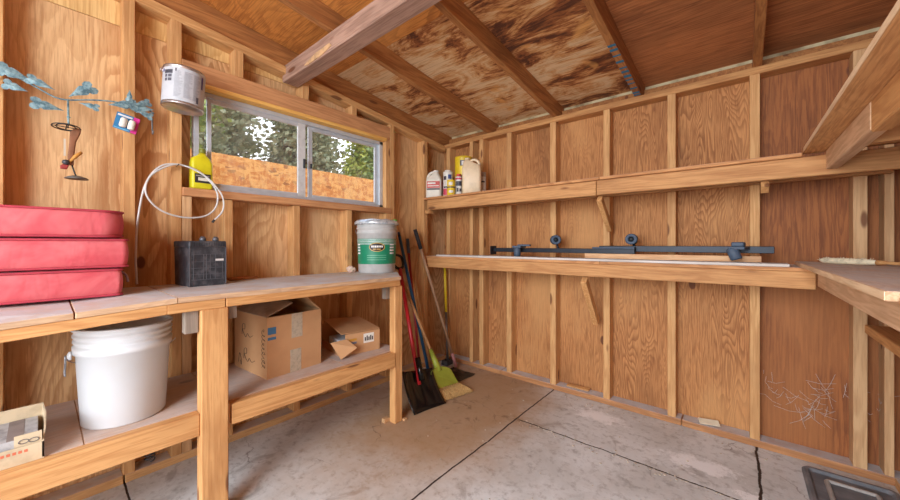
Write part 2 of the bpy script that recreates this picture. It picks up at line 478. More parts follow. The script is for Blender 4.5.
bm = bmesh.new(); box(bm, -2.16, -1.55, YB, SY-.001, 0, .038, .004); box(bm, -1.548, -.28, YB, SY-.001, 0, .04, .004); box(bm, -.278, SR, YB, SY-.001, 0, .04, .004)
struct('bottom_plate', bm, SILL_X, wb)
struct('eave_strip', bx(-2.25, .64, 2.63, 2.634, 2.085, 2.155, bev=0), plain('pale_eave_edge', (206, 194, 156), .6, var=.3, blotch=(110, 84, 50), nscale=7), wb)  # mottled pale strip along the eave above the blocking

# right wall (just beyond the frame)
bm = bmesh.new(); c = []
for x in (SR, SR+.016):
    for y in (-1.45, 2.60): c += [(x, y, 0), (x, y, rb(y)+.10)]
hexa(bm, c, 0); wr = struct('wall_right', bm, PLY_B)
for y0 in (-1.2, -.8, -.4, 0, .4, .8, 1.2, 1.6, 2.0):
    b = bmesh.new(); c = []
    for x in (XR, SR-.0005):
        for y in (y0, y0+.04): c += [(x, y, .04), (x, y, rb(y)-.05)]
    hexa(b, c, .002); struct('stud', b, STUD_W, wr)
struct('bottom_plate', bx(XR, SR-.001, -1.45, 2.498, 0, .04), SILL_Y, wr)
bm = bmesh.new(); slope(bm, XR, SR-.001, -1.45, 2.498, lambda y: rb(y)-.05, .045, .002); struct('top_plate', bm, LUM_Y, wr)

# ceiling: roof deck seen between the rafters
bm = bmesh.new(); slope(bm, -2.40, -.52, -1.5, 1.36, lambda y: rb(y)+.11, .014, 0)
ceil = struct('ceiling', bm, PLY_ROOF)
bm = bmesh.new(); slope(bm, -2.40, -.52, 1.362, 2.70, lambda y: rb(y)+.11, .014, 0); struct('roof_panel', bm, ROOF_ST, ceil)
bm = bmesh.new(); slope(bm, -.518, .75, -1.5, 2.70, lambda y: rb(y)+.11, .014, 0); struct('roof_panel', bm, PLY_ROOF_R, ceil)
for x in (-1.69, -1.095, -.535, .045):
    bm = bmesh.new(); slope(bm, x, x+.038, -1.5, 2.66, rb, .1095, .002); struct('rafter', bm, RAFT, ceil)
bm = bmesh.new(); slope(bm, -2.235, -2.195, -1.5, 2.66, lambda y: rb(y)-.03, .139, .002); struct('rafter', bm, RAFT, ceil)
bm = bmesh.new(); slope(bm, .56, .60, -1.5, 2.66, lambda y: rb(y), .1095, .002); struct('rafter', bm, RAFT, ceil)
# strips of blue masking tape marks on one rafter
bm = bmesh.new()
for y, w in ((1.90, .018), (1.94, .02), (2.0, .012), (2.06, .02), (2.13, .014), (2.17, .022), (2.22, .026), (2.27, .016), (2.32, .012), (2.38, .016), (2.44, .02), (2.475, .015)):
    slope(bm, -.5355, -.4965, y, y+w, lambda q: rb(q)-.0008, .001, 0)
struct('paint_marks', bm, plain('blue_paint', (44, 112, 146), .7), ceil)

# the heavy cross beam under the rafters
t = thing('cross_beam', 'weathered purplish-grey wooden ceiling beam crossing under the rafters', 'beam', (-1.0, 1.035, 2.11))
obj('beam', bx(-2.215, .62, .985, 1.085, 2.118, 2.218, bev=.004), BEAM, t)
bm = bmesh.new(); prism(bm, [(-1.93, 2.13), (-1.80, 2.155), (-1.66, 2.158), (-1.64, 2.14), (-1.74, 2.122), (-1.90, 2.12)], -.985, -.981, M=Matrix(((1,0,0,0),(0,0,1,0),(0,1,0,0),(0,0,0,1))) @ Matrix.Scale(-1, 4, (0,0,1)))
obj('chipped_patch', bm, CHIP, t, label='pale chipped patch near the wall end of the beam')

# ------------------------------------------------------------------ window
ALU = plain('aluminium', (196, 202, 208), .45, .25, var=.1)
WHITE_FR = plain('weathered_white_frame', (206, 208, 208), .55, 0, var=.15)
def glass():
    t = NT('dusty_glass'); v = t.coords(); tr = t.n('ShaderNodeBsdfTransparent'); gl = t.n('ShaderNodeBsdfGlossy'); df = t.n('ShaderNodeBsdfDiffuse')
    gl.inputs['Roughness'].default_value = .03; df.inputs['Color'].default_value = lin(220, 218, 210)
    m1 = t.n('ShaderNodeMixShader'); m1.inputs[0].default_value = .05; t.l(tr.outputs[0], m1.inputs[1]); t.l(gl.outputs[0], m1.inputs[2])
    m2 = t.n('ShaderNodeMixShader'); t.l(t.step(t.noise(v, 7, 5, .7), .4, .8, .03, .14), m2.inputs[0]); t.l(m1.outputs[0], m2.inputs[1]); t.l(df.outputs[0], m2.inputs[2])
    t.l(m2.outputs[0], t.out.inputs[0]); return t.m
GLASS = glass()
bm = bmesh.new()
for a in ((.522, .545, 1.389, 1.916), (1.745, 1.775, 1.389, 1.916)): box(bm, -2.25, -2.205, *a)
box(bm, -2.25, -2.205, .522, 1.775, 1.389, 1.412); box(bm, -2.25, -2.205, .522, 1.775, 1.892, 1.917)
box(bm, -2.262, -2.25, .53, 1.77, 1.36, 1.40); box(bm, -2.262, -2.25, .53, 1.77, 1.905, 1.94)
win = struct('window_1', bm, ALU)
def sash(y0, y1, x, wl_, wr_, parent, mats):
    bm = bmesh.new(); z0, z1 = 1.412, 1.892
    box(bm, x-.008, x+.008, y0, y0+wl_, z0, z1, .001, mi=0); box(bm, x-.008, x+.008, y1-wr_, y1, z0, z1, .001, mi=1)
    box(bm, x-.008, x+.008, y0+wl_, y1-wr_, z0, z0+.02, .001, mi=0); box(bm, x-.008, x+.008, y0+wl_, y1-wr_, z1-.024, z1, .001, mi=0)
    s = struct('sash', bm, mats, parent)
    struct('pane', bx(x-.002, x+.002, y0+wl_-.002, y1-wr_+.002, z0+.018, z1-.022, bev=0), GLASS, s)
    return s
s1 = sash(.583, 1.135, -2.219, .02, .05, win, [ALU, WHITE_FR])
s2 = sash(1.165, 1.745, -2.238, .028, .03, win, [ALU, ALU])
struct('pane', bx(-2.24, -2.236, .545, .583, 1.412, 1.892, bev=0), GLASS, win)
struct('pane', bx(-2.24, -2.236, 1.137, 1.165, 1.412, 1.892, bev=0), GLASS, win)
struct('window_latch', bx(-2.211, -2.196, 1.118, 1.128, 1.60, 1.66), plain('dark_latch', (40, 42, 46), .4, .5), win)
struct('window_latch', bx(-2.23, -2.216, 1.176, 1.186, 1.61, 1.64), plain('dark_latch', (40, 42, 46), .4, .5), win)

# ------------------------------------------------------------------ outside: fence, trees, a far house
t = thing('board_fence', 'orange strand board fence outside the window', 'fence', (-4.8, 3, 0))
y = -2.0
while y < 9:
    obj('fence_panel', bx(-4.815, -4.8, y, y+1.218, -.05, 2.19, bev=0), OSB, t); y += 1.22
for y in (-2, .44, 2.88, 5.32, 7.76): obj('fence_post', bx(-4.91, -4.817, y-.04, y+.05, -.09, 2.1), STUD, t)

def leafmat(name, c1, c2):
    t = NT(name); v = t.coords(); n = t.noise(v, 3.5, 3, .6)
    return t.done(t.mix(t.step(n, .35, .65), lin(*c1), lin(*c2)), .6)
LEAFS = [leafmat('olive_needles', (128, 136, 104), (172, 172, 138)), leafmat('green_needles', (118, 146, 80), (176, 190, 112)), leafmat('bright_leaves', (140, 160, 58), (206, 206, 96))]
BARK = plain('bark', (96, 74, 58), .9, var=.3)
def tree(x, y, h, spread, li, n, label, lo=.25, size=.23):
    t = thing('pine_tree' if li < 2 else 'leafy_tree', label, 'tree', (x, y, -.09), 'trees beyond the fence')
    bm = bmesh.new(); tube(bm, [(x, y, -.09), (x+.1, y, h*.5), (x, y+.05, h*.95)], [.16, .11, .02], 10)
    rnd = random.Random(int(x*100+y*10))
    limbs = []
    for i in range(64):
        f = lo+(1-lo)*i/64; z = h*f; a = rnd.uniform(0, 2*PI); L = spread*min(1.0, 1.3-f)*rnd.uniform(.75, 1.0)
        e = Vector((x+math.cos(a)*L, y+math.sin(a)*L, z+rnd.uniform(-.1, .35)*L)); s = Vector((x, y, z)); limbs.append((s, e))
        tube(bm, [s, (s+e)/2+Vector((0, 0, .06)), e], [.03, .02, .006], 5)
    obj('trunk', bm, BARK, t)
    bm = bmesh.new()
    for i in range(n):
        s, e = rnd.choice(limbs); p = s.lerp(e, rnd.uniform(.25, 1.05))+Vector((rnd.gauss(0, .2), rnd.gauss(0, .2), rnd.gauss(0, .16)))
        d = Vector((rnd.gauss(0, 1), rnd.gauss(0, 1), rnd.gauss(0, .7))).normalized(); w = d.orthogonal().normalized()*size*.26; L = d*size*rnd.uniform(.5, 1)
        vs = [bm.verts.new(p+q) for q in (-L*.5, w, L*.5, -w)]; bm.faces.new(vs)
    obj('foliage', bm, LEAFS[li], t, recalc=False)
tree(-7.7, 1.3, 5.6, .85, 1, 9000, 'green pine tree at the left edge of the window view, just beyond the fence', size=.17)
tree(-7.7, 3.9, 5.2, .85, 0, 13000, 'dull olive pine tree just beyond the fence in the left window pane', size=.17)
tree(-7.7, 6.4, 4.3, .8, 1, 10000, 'green pine tree just beyond the fence in the right window pane', size=.17)
tree(-7.7, 8.6, 3.2, .7, 2, 8000, 'low yellow-green leafy tree just above the fence at right', size=.17)
tree(-11.2, 3.3, 8.4, 0.95, 0, 14000, 'tall grey-green pine tree behind the olive pine, further left')
tree(-11.2, 5.75, 7.4, 0.95, 0, 13000, 'tall olive pine tree standing behind the middle window bars')
tree(-11.2, 8.2, 6.6, 0.95, 2, 11000, 'tall yellow-green leafy tree seen in the right window pane')
tree(-11.2, 10.65, 5.4, 0.95, 2, 9000, 'bright yellow-green leafy tree at the right end of the window')
t = thing('far_house', 'small grey-roofed house far behind the fence', 'house', (-16, 11.6, -.09))
obj('house_wall', bx(-17.5, -14.5, 10.2, 12.9, -.09, 4.1, bev=0), plain('beige_siding', (190, 178, 160), .8), t)
bm = bmesh.new(); prism(bm, [(9.9, 4.1), (13.2, 4.1), (11.5, 4.9)], -17.7, -14.3, M=Matrix(((0,0,1,0),(1,0,0,0),(0,1,0,0),(0,0,0,1)))); obj('roof', bm, plain('grey_shingle', (104, 104, 108), .9), t)

# ------------------------------------------------------------------ workbench along the left wall
wbn = thing('workbench', 'long wooden workbench with a lower shelf along the window wall', 'workbench', (-1.9, .45, 0))
def front(y): return .90 - .060*max(0, .34-y)
def topboard(y0, y1, xf=-1.60, th=.02):
    bm = bmesh.new(); c = []
    for x in (-2.163, xf):
        for y in (y0, y1):
            z = .90 if x < -2 else front(y)
            c += [(x, y, z-th), (x, y, z)]
    hexa(bm, c, .002); return bm
obj('top_board', topboard(-1.0, .0685), BENCH_TOP, wbn); obj('top_board', topboard(.0715, .33), BENCH_TOP, wbn)
bm = bmesh.new(); prism(bm, [(-2.163, .3315), (-1.60, .3315), (-1.60, 1.43), (-1.66, 1.47), (-2.163, 1.87)], .88, .90); obj('top_board', bm, BENCH_TOP, wbn)
for y0, y1 in ((-1.0, .3), (.3, .486), (.489, 1.425)):
    bm = bmesh.new(); c = []
    for x in (-1.64, -1.602):
        for y in (y0, y1): c += [(x, y, front(y)-.056), (x, y, front(y)-.0205)]
    hexa(bm, c, .002); obj('front_rail', bm, RAIL_Y, wbn)
obj('leg', bx(-1.655, -1.60, .402, .497, 0, .843, bev=.004), LEG, wbn)
obj('leg', bx(-1.668, -1.615, 1.394, 1.455, 0, .843, bev=.004), LEG, wbn)
obj('leg', bx(-1.655, -1.60, -.86, -.78, 0, .765, bev=.004), LEG, wbn)
obj('lower_rail', bx(-1.655, -1.612, -1.0, .4015, .352, .4395, bev=.003), RAIL_Y, wbn)
obj('lower_rail', bx(-1.65, -1.61, .512, 1.393, .352, .4375, bev=.003), RAIL_Y, wbn)
for y0, y1 in ((-1.0, .093), (.095, .50), (.502, 1.075), (1.077, 1.47)):
    obj('lower_shelf_board', bx(-2.163, -1.656, y0, y1, .424, .44, bev=.0015), SHELF_LOW, wbn)
obj('ledger', bx(-2.163, -2.125, -1.0, 1.46, .34, .423), LUM_Y, wbn)
obj('ledger', bx(-2.163, -2.125, -1.0, 1.88, .80, .879), LUM_Y, wbn)
obj('cleat', bx(-1.66, -1.62, .355, .399, .755, .842), GREYWOOD, wbn, label='short grey weathered cleat left of the leg')
obj('cleat', bx(-1.66, -1.625, .503, .535, .79, .843), GREYWOOD, wbn, label='short grey weathered cleat right of the leg')
obj('cleat', bx(-1.71, -1.672, 1.37, 1.41, .76, .843), GREYWOOD, wbn)
obj('cleat', bx(-1.66, -1.625, .499, .511, .33, .44), LEG, wbn)
obj('foot_shim', bx(-1.70, -1.67, 1.36, 1.40, 0, .025), STUD_W, wbn)
obj('foot_shim', bx(-1.62, -1.60, 1.457, 1.48, 0, .012), STUD_W, wbn)

# ------------------------------------------------------------------ shelves on the back and right walls
lo = thing('wall_shelf', 'long lower shelf of dusty boards on the back wall with black bars', 'shelf', (-.9, 2.4, .89))
bm = bmesh.new(); box(bm, -2.15, -.66, 2.185, 2.4985, .977, .995, .002); obj('shelf_board', bm, SHELF_X, lo)
obj('shelf_board', bx(-.658, .53, 2.185, 2.4985, .977, .995, bev=.002), SHELF_X, lo)
obj('shelf_board', bx(-2.0, .165, 2.182, 2.30, .9955, 1.009, bev=.002), lumber('x', (212, 206, 200), (178, 166, 154), dust=.8, key='bleached_lumber'), lo, label='bleached loose plank along the front edge')
obj('front_rail', bx(-2.15, .248, 2.19, 2.228, .899, .9765, bev=.003), SHELF_RAIL, lo)
obj('ledger', bx(-2.15, .40, 2.46, 2.4985, .90, .9765), SHELF_RAIL, lo)
def brace(parent, x, y0, z0, y1, z1, w=.038, d=.05):
    bm = bmesh.new(); a = Vector((x, y0, z0)); b = Vector((x, y1, z1)); dv = (b-a).normalized(); n = dv.cross(Vector((1, 0, 0)))*d/2
    c = []
    for xx in (x-w/2, x+w/2):
        for p in (a, b): c += [(xx, (p-n).y, (p-n).z), (xx, (p+n).y, (p+n).z)]
    hexa(bm, c, .002); obj('brace', bm, LEG, parent)
brace(lo, -.765, 2.225, .872, 2.47, .56, .036)
up = thing('wall_shelf', 'long upper shelf on the back wall with bottles at its left end', 'shelf', (-.9, 2.4, 1.40))
obj('shelf_board', bx(-2.16, -.665, 2.19, 2.4985, 1.491, 1.508, bev=.002), SHELF_X, up)
obj('shelf_board', bx(-.662, .205, 2.19, 2.4985, 1.491, 1.508, bev=.002), SHELF_X, up)
obj('front_rail', bx(-2.13, -.688, 2.21, 2.25, 1.40, 1.4905, bev=.003), SHELF_RAIL, up)
obj('front_rail', bx(-.685, .529, 2.21, 2.25, 1.402, 1.4905, bev=.003), SHELF_RAIL, up)
obj('ledger', bx(-2.15, .52, 2.46, 2.4985, 1.42, 1.4905), SHELF_RAIL, up)
obj('end_block', bx(-2.16, -2.11, 2.215, 2.27, 1.37, 1.3995), LEG, up)
brace(up, -.68, 2.255, 1.385, 2.475, 1.20, .03, .045); brace(up, .085, 2.255, 1.395, 2.30, 1.365, .03, .04)
EDGE = lumber('y', (240, 214, 176), (206, 166, 120), key='plywood_edge', knots=False)
lr = thing('side_shelf', 'lower plywood shelf on the right wall with a deep front board', 'shelf', (.4, 1.2, .90))
obj('shelf_board', bx(.20, .529, .995, 2.42, .9955, 1.0145, bev=.002), ply('y', (216, 178, 140), (174, 130, 94), 26, 'side_shelf_plywood', dust=.7, across=8, along=2, amt=.5), lr)
obj('shelf_board', bx(.215, .529, -.6, .992, .988, 1.006, bev=.002), RAIL_Y, lr)
obj('board_edge', bx(.1985, .1998, .996, 2.188, .997, 1.013, bev=0), EDGE, lr, label='pale plywood edge')
obj('front_rail', bx(.252, .292, -.6, 2.184, .914, .987, bev=.003), SHELF_RAIL_Y, lr)
obj('ledger', bx(.49, .5295, -.6, 2.18, .92, .987), SHELF_RAIL_Y, lr)
ur = thing('side_shelf', 'high plywood shelf overhead on the right wall', 'shelf', (.4, 1.2, 1.43))
obj('shelf_board', bx(.21, .529, .2, 2.25, 1.509, 1.528, bev=.002), ply('y', (218, 168, 112), (168, 114, 64), 30, 'side_shelf_plywood_high', across=8, along=2), ur)
obj('board_edge', bx(.2085, .2098, .2, 2.188, 1.5095, 1.5275, bev=0), EDGE, ur, label='pale plywood edge')
obj('front_rail', bx(.28, .32, 1.53, 2.209, 1.425, 1.5085, bev=.003), SHELF_RAIL_Y, ur)
obj('front_rail', bx(.281, .321, -.2, 1.528, 1.418, 1.5085, bev=.003), RAIL_Y, ur)
obj('ledger', bx(.49, .5295, -.2, 2.2, 1.43, 1.5085), SHELF_RAIL_Y, ur)
for y0 in (.8, 1.75): obj('cross_member', bx(.322, .489, y0, y0+.038, 1.43, 1.508), SHELF_RAIL, ur)
tag(obj('ledge_board', bx(.40, .5295, .3, 2.27, .72, .757, bev=.003), RAIL_Y, loc=(.46, 1.3, .72)), 'narrow plank ledge on the right wall below the lower side shelf', 'ledge')

# ------------------------------------------------------------------ red cushions
RED = NT('faded_red_fabric'); _v = RED.rnd_coords()
_n = RED.noise(_v, 5, 4, .6, .6); _w = RED.noise(RED.scale(_v, (22, 8, 3)), 1, 3, .6, .8)
_c = RED.mix(RED.step(_n, .38, .66), lin(200, 76, 86), lin(214, 110, 114)); _c = RED.mix(RED.step(_w, .55, .8, 0, .4), _c, lin(158, 52, 66))
_c = RED.mix(RED.math('MULTIPLY', RED.step(RED.up(), .6, .95), RED.step(_n, .3, .6, .2, .55)), _c, lin(172, 130, 142))
RED = RED.done(_c, .85, _w, .55, .012)
PIPE = plain('dark_red_piping', (182, 60, 76), .8)
TIE = plain('grey_fabric_tie', (150, 140, 150), .9)
def cushion(yr, z, h, rr, label, droop=0):
    d, w = .325, .56; cx, cy = -1.836-d/2, yr-w/2
    t = thing('seat_cushion', label, 'cushion', (cx, cy, z), 'red cushions stacked on the bench')
    bm = bmesh.new(); S = []
    for f, ins in ((0, .03), (.012, .006), (.06, .001), (.3, -.003), (.5, -.004), (.7, -.003), (.94, .001), (.988, .006), (1, .03), (1.012, .09)):
        S.append((z+h*f, d-2*ins, w-2*ins, rr, cx, cy))
    loft(bm, S, k=7)
    obj('cover', bm, RED, t)
    for zz in (z+h*.05, z+h*.95):
        bm = bmesh.new(); tube(bm, [(x+cx, y+cy, zz) for x, y in rrect(d+.002, w+.002, rr, 7)], .0045, 6, closed=True); obj('piping', bm, PIPE, t)
    if yr == .206: bm = bmesh.new(); tube(bm, smooth_path([(cx+d*.2, yr+.001, z+h*.88), (cx+d*.3, yr+.018, z+h*.7), (cx+d*.33, yr+.022, z+h*.45)]), .004, 6); obj('tie', bm, TIE, t)
cushion(.206, .9005, .106, .02, 'bottom one of three stacked faded red seat cushions')
cushion(.222, 1.0090, .112, .02, 'middle one of three stacked faded red seat cushions')
cushion(.214, 1.1235, .106, .075, 'topmost red seat cushion of the stack, with rounded corners')

# ------------------------------------------------------------------ car battery
BLK = plain('dusty_black_plastic', (46, 48, 54), .55, var=.3, blotch=(92, 92, 96), nscale=26)
BLKL = plain('worn_black_edge', (92, 94, 100), .6, var=.2)
t = thing('car_battery', 'dusty black car battery on the workbench', 'battery', (-2.05, .51, .90))
R = Matrix.Translation((-2.053, .512, .9005)) @ Matrix.Rotation(math.radians(5), 4, 'Z')
bm = bmesh.new(); loft(bm, [(0, .19, .148, .006, 0, 0), (.004, .192, .15, .006, 0, 0), (.185, .195, .154, .006, 0, 0)], R, smooth=False); obj('case', bm, BLK, t)
bm = bmesh.new(); loft(bm, [(.186, .199, .158, .006, 0, 0), (.210, .199, .158, .006, 0, 0), (.214, .194, .152, .006, 0, 0)], R, smooth=False)
for i in range(15): box(bm, .0995, .1015, -.074+i*.0103, -.069+i*.0103, .188, .208, 0, R)
obj('lid', bm, BLK, t)
bm = bmesh.new()
for z in (.03, .055, .085, .115, .15): box(bm, .0965, .0982, -.068, .068, z, z+.0018, 0, R)
for y in (-.06, -.02, -.008, .008, .03, .06): box(bm, .0965, .0982, y, y+.0018, .03, .15, 0, R)
for y in (-.077, .074): box(bm, .0945, .0985, y, y+.004, .0, .186, 0, R)
obj('ribs', bm, BLKL, t)
obj('sticker', bx(.0975, .0985, .03, .066, .118, .128, bev=0, M=R), plain('white_sticker', (220, 220, 220), .6), t, label='small white sticker')
for y in (-.01, .045):
    bm = bmesh.new(); lathe(bm, [(0, .2135), (.014, .2135), (.013, .230), (.009, .231), (.008, .236), (0, .236)], n=14, M=R @ Matrix.Translation((.06, y, 0))); obj('terminal', bm, plain('dull_lead', (110, 112, 118), .5, .6), t)
bm = bmesh.new()
for k in range(5):
    a = Vector((-2.12+.005*k, .62+.012*k, .906+.004*(k % 3))); tube(bm, [a, a+Vector((.012*(k % 2)-.01, .09+.01*k, .004))], .005, 6)
tag(obj('wood_scrap', bm, plain('splintered_wood', (176, 116, 74), .85), loc=(-2.11, .7, .9)), 'splintered wood scrap lying on the bench behind the black battery', 'wood')

# ------------------------------------------------------------------ paint can hanging at the window
t = thing('paint_can', 'silver paint can with paper label hanging by the window corner', 'paint can', (-2.078, .447, 1.755))
MT = Matrix.Translation((-2.078, .447, 1.755)) @ Matrix.Rotation(math.radians(-3), 4, 'X')
TIN = plain('tin', (200, 200, 204), .3, .9, var=.1)
LBL = plain('can_label_paper', (190, 194, 200), .55, var=.08)
bm = bmesh.new(); r = .082
lathe(bm, [(0, .012), (r*.9, .012), (r*.93, 0), (r+.0015, 0), (r+.0015, .006), (r, .008), (r, .172), (r+.002, .174), (r+.002, .182), (r-.01, .182), (r-.012, .175), (r-.012, .02), (0, .02)], n=40, M=MT); obj('can', bm, TIN, t)
bm = bmesh.new()
def cp(bm, r, a0, a1, z0, z1, mi):
    n0 = len(bm.verts); cyl_patch(bm, (0, 0), r, a0, a1, z0, z1, mi, .0008); bm.verts.ensure_lookup_table()
    for v in bm.verts[n0:]: v.co = MT @ v.co
cp(bm, r, -150, 100, .012, .168, 0)
for z, a0, a1 in ((.14, -72, -44), (.135, -72, -44), (.118, -70, -61), (.118, -58, -46), (.100, -70, -61), (.100, -58, -46)): cp(bm, r+.0006, a0, a1, z, z+.014, 1)
rnd = random.Random(3)
for c0 in (-38, -12, 14):
    for k in range(26):
        z = .15-k*.0048; cp(bm, r+.0006, c0, c0+rnd.uniform(12, 22), z, z+.0016, 2)
cp(bm, r+.0006, -37, -33, .148, .162, 1); cp(bm, r+.0006, -82, -75, .146, .16, 3); cp(bm, r+.0006, 40, 48, .1, .16, 3); cp(bm, r+.0006, 24, 32, .02, .05, 1)
obj('label', bm, [LBL, plain('label_dark_print', (92, 92, 104), .6), plain('label_grey_print', (128, 128, 138), .6), plain('label_purple_print', (86, 74, 140), .6)], t)
bm = bmesh.new(); pts = []
for k in range(13):
    a = math.radians(-95+190*k/12); pts.append(MT @ Vector((-.03-.0*k, math.sin(a)*.088, .165+max(0, math.cos(a))*.05)))
tube(bm, pts, .0016, 6); obj('bail', bm, TIN, t)
for s in (-1, 1):
    bm = bmesh.new(); lathe(bm, [(0, 0), (.009, 0), (.008, .004), (0, .005)], n=12, M=MT @ Matrix.Translation((-.02, s*.08, .165)) @ Matrix.Rotation(-s*PI/2, 4, 'X')); obj('ear', bm, TIN, t)

# yellow jug on the sill
t = thing('oil_jug', 'yellow plastic jug with dark label on the window sill', 'jug', (-2.18, .552, 1.388))
MJ = Matrix.Translation((-2.186, .549, 1.3885)); YEL = plain('yellow_plastic', (214, 204, 34), .4, var=.08)
bm = bmesh.new(); loft(bm, [(0, .052, .088, .012, 0, 0), (.008, .058, .096, .014, 0, 0), (.135, .058, .096, .014, 0, 0), (.16, .05, .082, .014, 0, -.002), (.178, .034, .04, .012, 0, .004), (.19, .028, .03, .012, 0, .006)], MJ); obj('body', bm, YEL, t)
bm = bmesh.new(); lathe(bm, [(0, .19), (.016, .19), (.016, .212), (.013, .214), (0, .214)], n=16, M=MJ @ Matrix.Translation((0, .006, 0))); obj('cap', bm, plain('olive_cap', (120, 122, 40), .5), t)
bm = bmesh.new(); box(bm, .0292, .0298, -.034, .036, .03, .078, 0, MJ, 0); box(bm, .0297, .0301, -.02, .03, .042, .058, 0, MJ, 1); box(bm, .0297, .0301, -.03, .03, .064, .07, 0, MJ, 2)
obj('label', bm, [plain('dark_label', (52, 48, 46), .5), plain('label_cream', (220, 214, 196), .5), plain('label_grey', (150, 146, 140), .5)], t)

# clear plastic tube coiled over a nail
pts = [(-2.130, .288, .915), (-2.132, .284, 1.05), (-2.130, .292, 1.22), (-2.128, .318, 1.38), (-2.130, .37, 1.47), (-2.135, .44, 1.494), (-2.13, .53, 1.47), (-2.118, .598, 1.385), (-2.112, .598, 1.30), (-2.112, .55, 1.245), (-2.115, .46, 1.232), (-2.118, .37, 1.262), (-2.12, .318, 1.335), (-2.122, .335, 1.42), (-2.128, .41, 1.484), (-2.128, .47, 1.49), (-2.114, .555, 1.445), (-2.104, .62, 1.36), (-2.102, .625, 1.28), (-2.104, .585, 1.222)]
bm = bmesh.new(); tube(bm, smooth_path(pts, 8), .0042, 8)
TUBE = plain('cloudy_plastic_tube', (226, 226, 224), .3, var=.05, **{'Transmission Weight': .25})
t = thing('plastic_tube', 'cloudy white plastic tube looped over a nail above the battery', 'tube', (-2.13, .44, 1.2))
obj('hose', bm, TUBE, t)
bm = bmesh.new(); tube(bm, [(-2.104, .587, 1.226), (-2.104, .578, 1.212)], .006, 8); obj('end_fitting', bm, plain('dark_fitting', (50, 50, 54), .5), t)
bm = bmesh.new(); tube(bm, [(-2.166, .44, 1.487), (-2.115, .44, 1.492)], .0022, 6); struct('nail', bm, plain('nail_steel', (90, 88, 86), .4, .8), wl)

# ------------------------------------------------------------------ metal ivy vine with a hanging hook, and its hangers-on
VM = NT('verdigris_metal'); _v = VM.rnd_coords(); _n = VM.noise(_v, 60, 4, .7)
VM = VM.done(VM.mix(VM.step(_n, .35, .65), lin(78, 112, 124), lin(142, 172, 178)), .6, _n, .3, .002, Metallic=.15)
t = thing('metal_vine', 'pale blue-green metal ivy vine on the plywood left of the window', 'wall ornament', (-2.13, .1, 1.7))
VX = -2.145
stem = [(-2.15, -.20, 1.70), (VX, -.124, 1.721), (VX, -.097, 1.754), (VX, -.069, 1.749), (VX, -.038, 1.738), (VX, 0, 1.719), (VX, .039, 1.700), (VX, .075, 1.700), (VX, .138, 1.720), (VX, .205, 1.735), (VX, .264, 1.738), (VX, .316, 1.738), (VX, .352, 1.722)]
bm = bmesh.new(); tube(bm, smooth_path(stem, 5), .0032, 7); obj('stem', bm, VM, t)
bm = bmesh.new(); tube(bm, [(VX+.001, .0755, 1.70), (VX+.001, .0765, 1.61), (VX+.003, .077, 1.598)], .0034, 7); lathe(bm, [(0, -.006), (.007, 0), (0, .006)], (VX+.001, .0765, 1.628), 10); obj('drop_rod', bm, VM, t)
IVY = [(0, 0), (-.12, .10), (-.13, .27), (.02, .37), (.17, .32), (.24, .20), (.34, .26), (.46, .22), (.68, .11), (.86, .04), (1.0, 0)]
def leaf(y0, z0, y1, z1, wid=1.0, tilt=0, dx=0):
    bm = bmesh.new(); B = Vector((VX+.012+dx, y0, z0)); d = Vector((tilt, y1-y0, z1-z0)); n = Vector((1, 0, 0)); s = d.normalized().cross(n)*d.length*wid
    def P(u, v): return B+d*u+s*v+n*(-.22*abs(v)*d.length+.05*math.sin(u*PI)*d.length)
    mid = [bm.verts.new(P(max(0, u), 0)) for u, v in IVY]
    for sg in (1, -1):
        ed = [bm.verts.new(P(u, v*sg)) for u, v in IVY]
        for i in range(len(IVY)-1):
            q = [mid[i], mid[i+1], ed[i+1], ed[i]]
            try: bm.faces.new(q)
            except ValueError: pass
    bmesh.ops.remove_doubles(bm, verts=bm.verts[:], dist=1e-5)
    bmesh.ops.dissolve_degenerate(bm, edges=bm.edges[:], dist=1e-6)
    bmesh.ops.recalc_face_normals(bm, faces=bm.faces[:])
    bmesh.ops.solidify(bm, geom=bm.faces[:], thickness=.0012)
    obj('leaf', bm, VM, t)
for a in ((-.10, 1.762, -.020, 1.742, .95), (-.085, 1.708, -.030, 1.694, 1.05), (-.028, 1.748, .040, 1.724, .8), (-.016, 1.658, .064, 1.650, .85), (.142, 1.772, .076, 1.712, .85), (.16, 1.69, .106, 1.697, .8),
          (.278, 1.738, .192, 1.711, .8), (.285, 1.728, .352, 1.738, .9), (.262, 1.752, .262, 1.800, .8), (.338, 1.700, .285, 1.712, .9), (.33, 1.765, .275, 1.735, .8), (-.13, 1.70, -.098, 1.676, .9), (-.14, 1.775, -.10, 1.79, 1.0)):
    leaf(*a, tilt=random.uniform(-.012, .012), dx=random.uniform(0, .008))
t = thing('hanging_ornament', 'rusty metal ornament with a wire ring hanging below the vine', 'ornament', (-2.10, .08, 1.37))
DK = plain('dark_iron', (66, 62, 60), .55, .5); RUST = plain('rusty_metal', (138, 92, 64), .8, .1, var=.3)
cx_, cy_, cz_ = VX+.032, .069, 1.578
bm = bmesh.new()
for rr, n in ((.040, 24), (.028, 20)):
    tube(bm, [(cx_+rr*.85*math.sin(2*PI*k/n), cy_+rr*math.cos(2*PI*k/n), cz_+.006*math.sin(2*PI*k/n)) for k in range(n)], .0022, 6, closed=True)
tube(bm, [(cx_, cy_-.04, cz_), (cx_, cy_+.04, cz_)], .002, 6); tube(bm, [(cx_-.034, cy_, cz_), (cx_+.034, cy_, cz_)], .002, 6); tube(bm, [(VX+.003, .077, 1.600), (VX+.012, .075, 1.588), (cx_-.01, .074, cz_)], .002, 6)
obj('wire_ring', bm, DK, t)
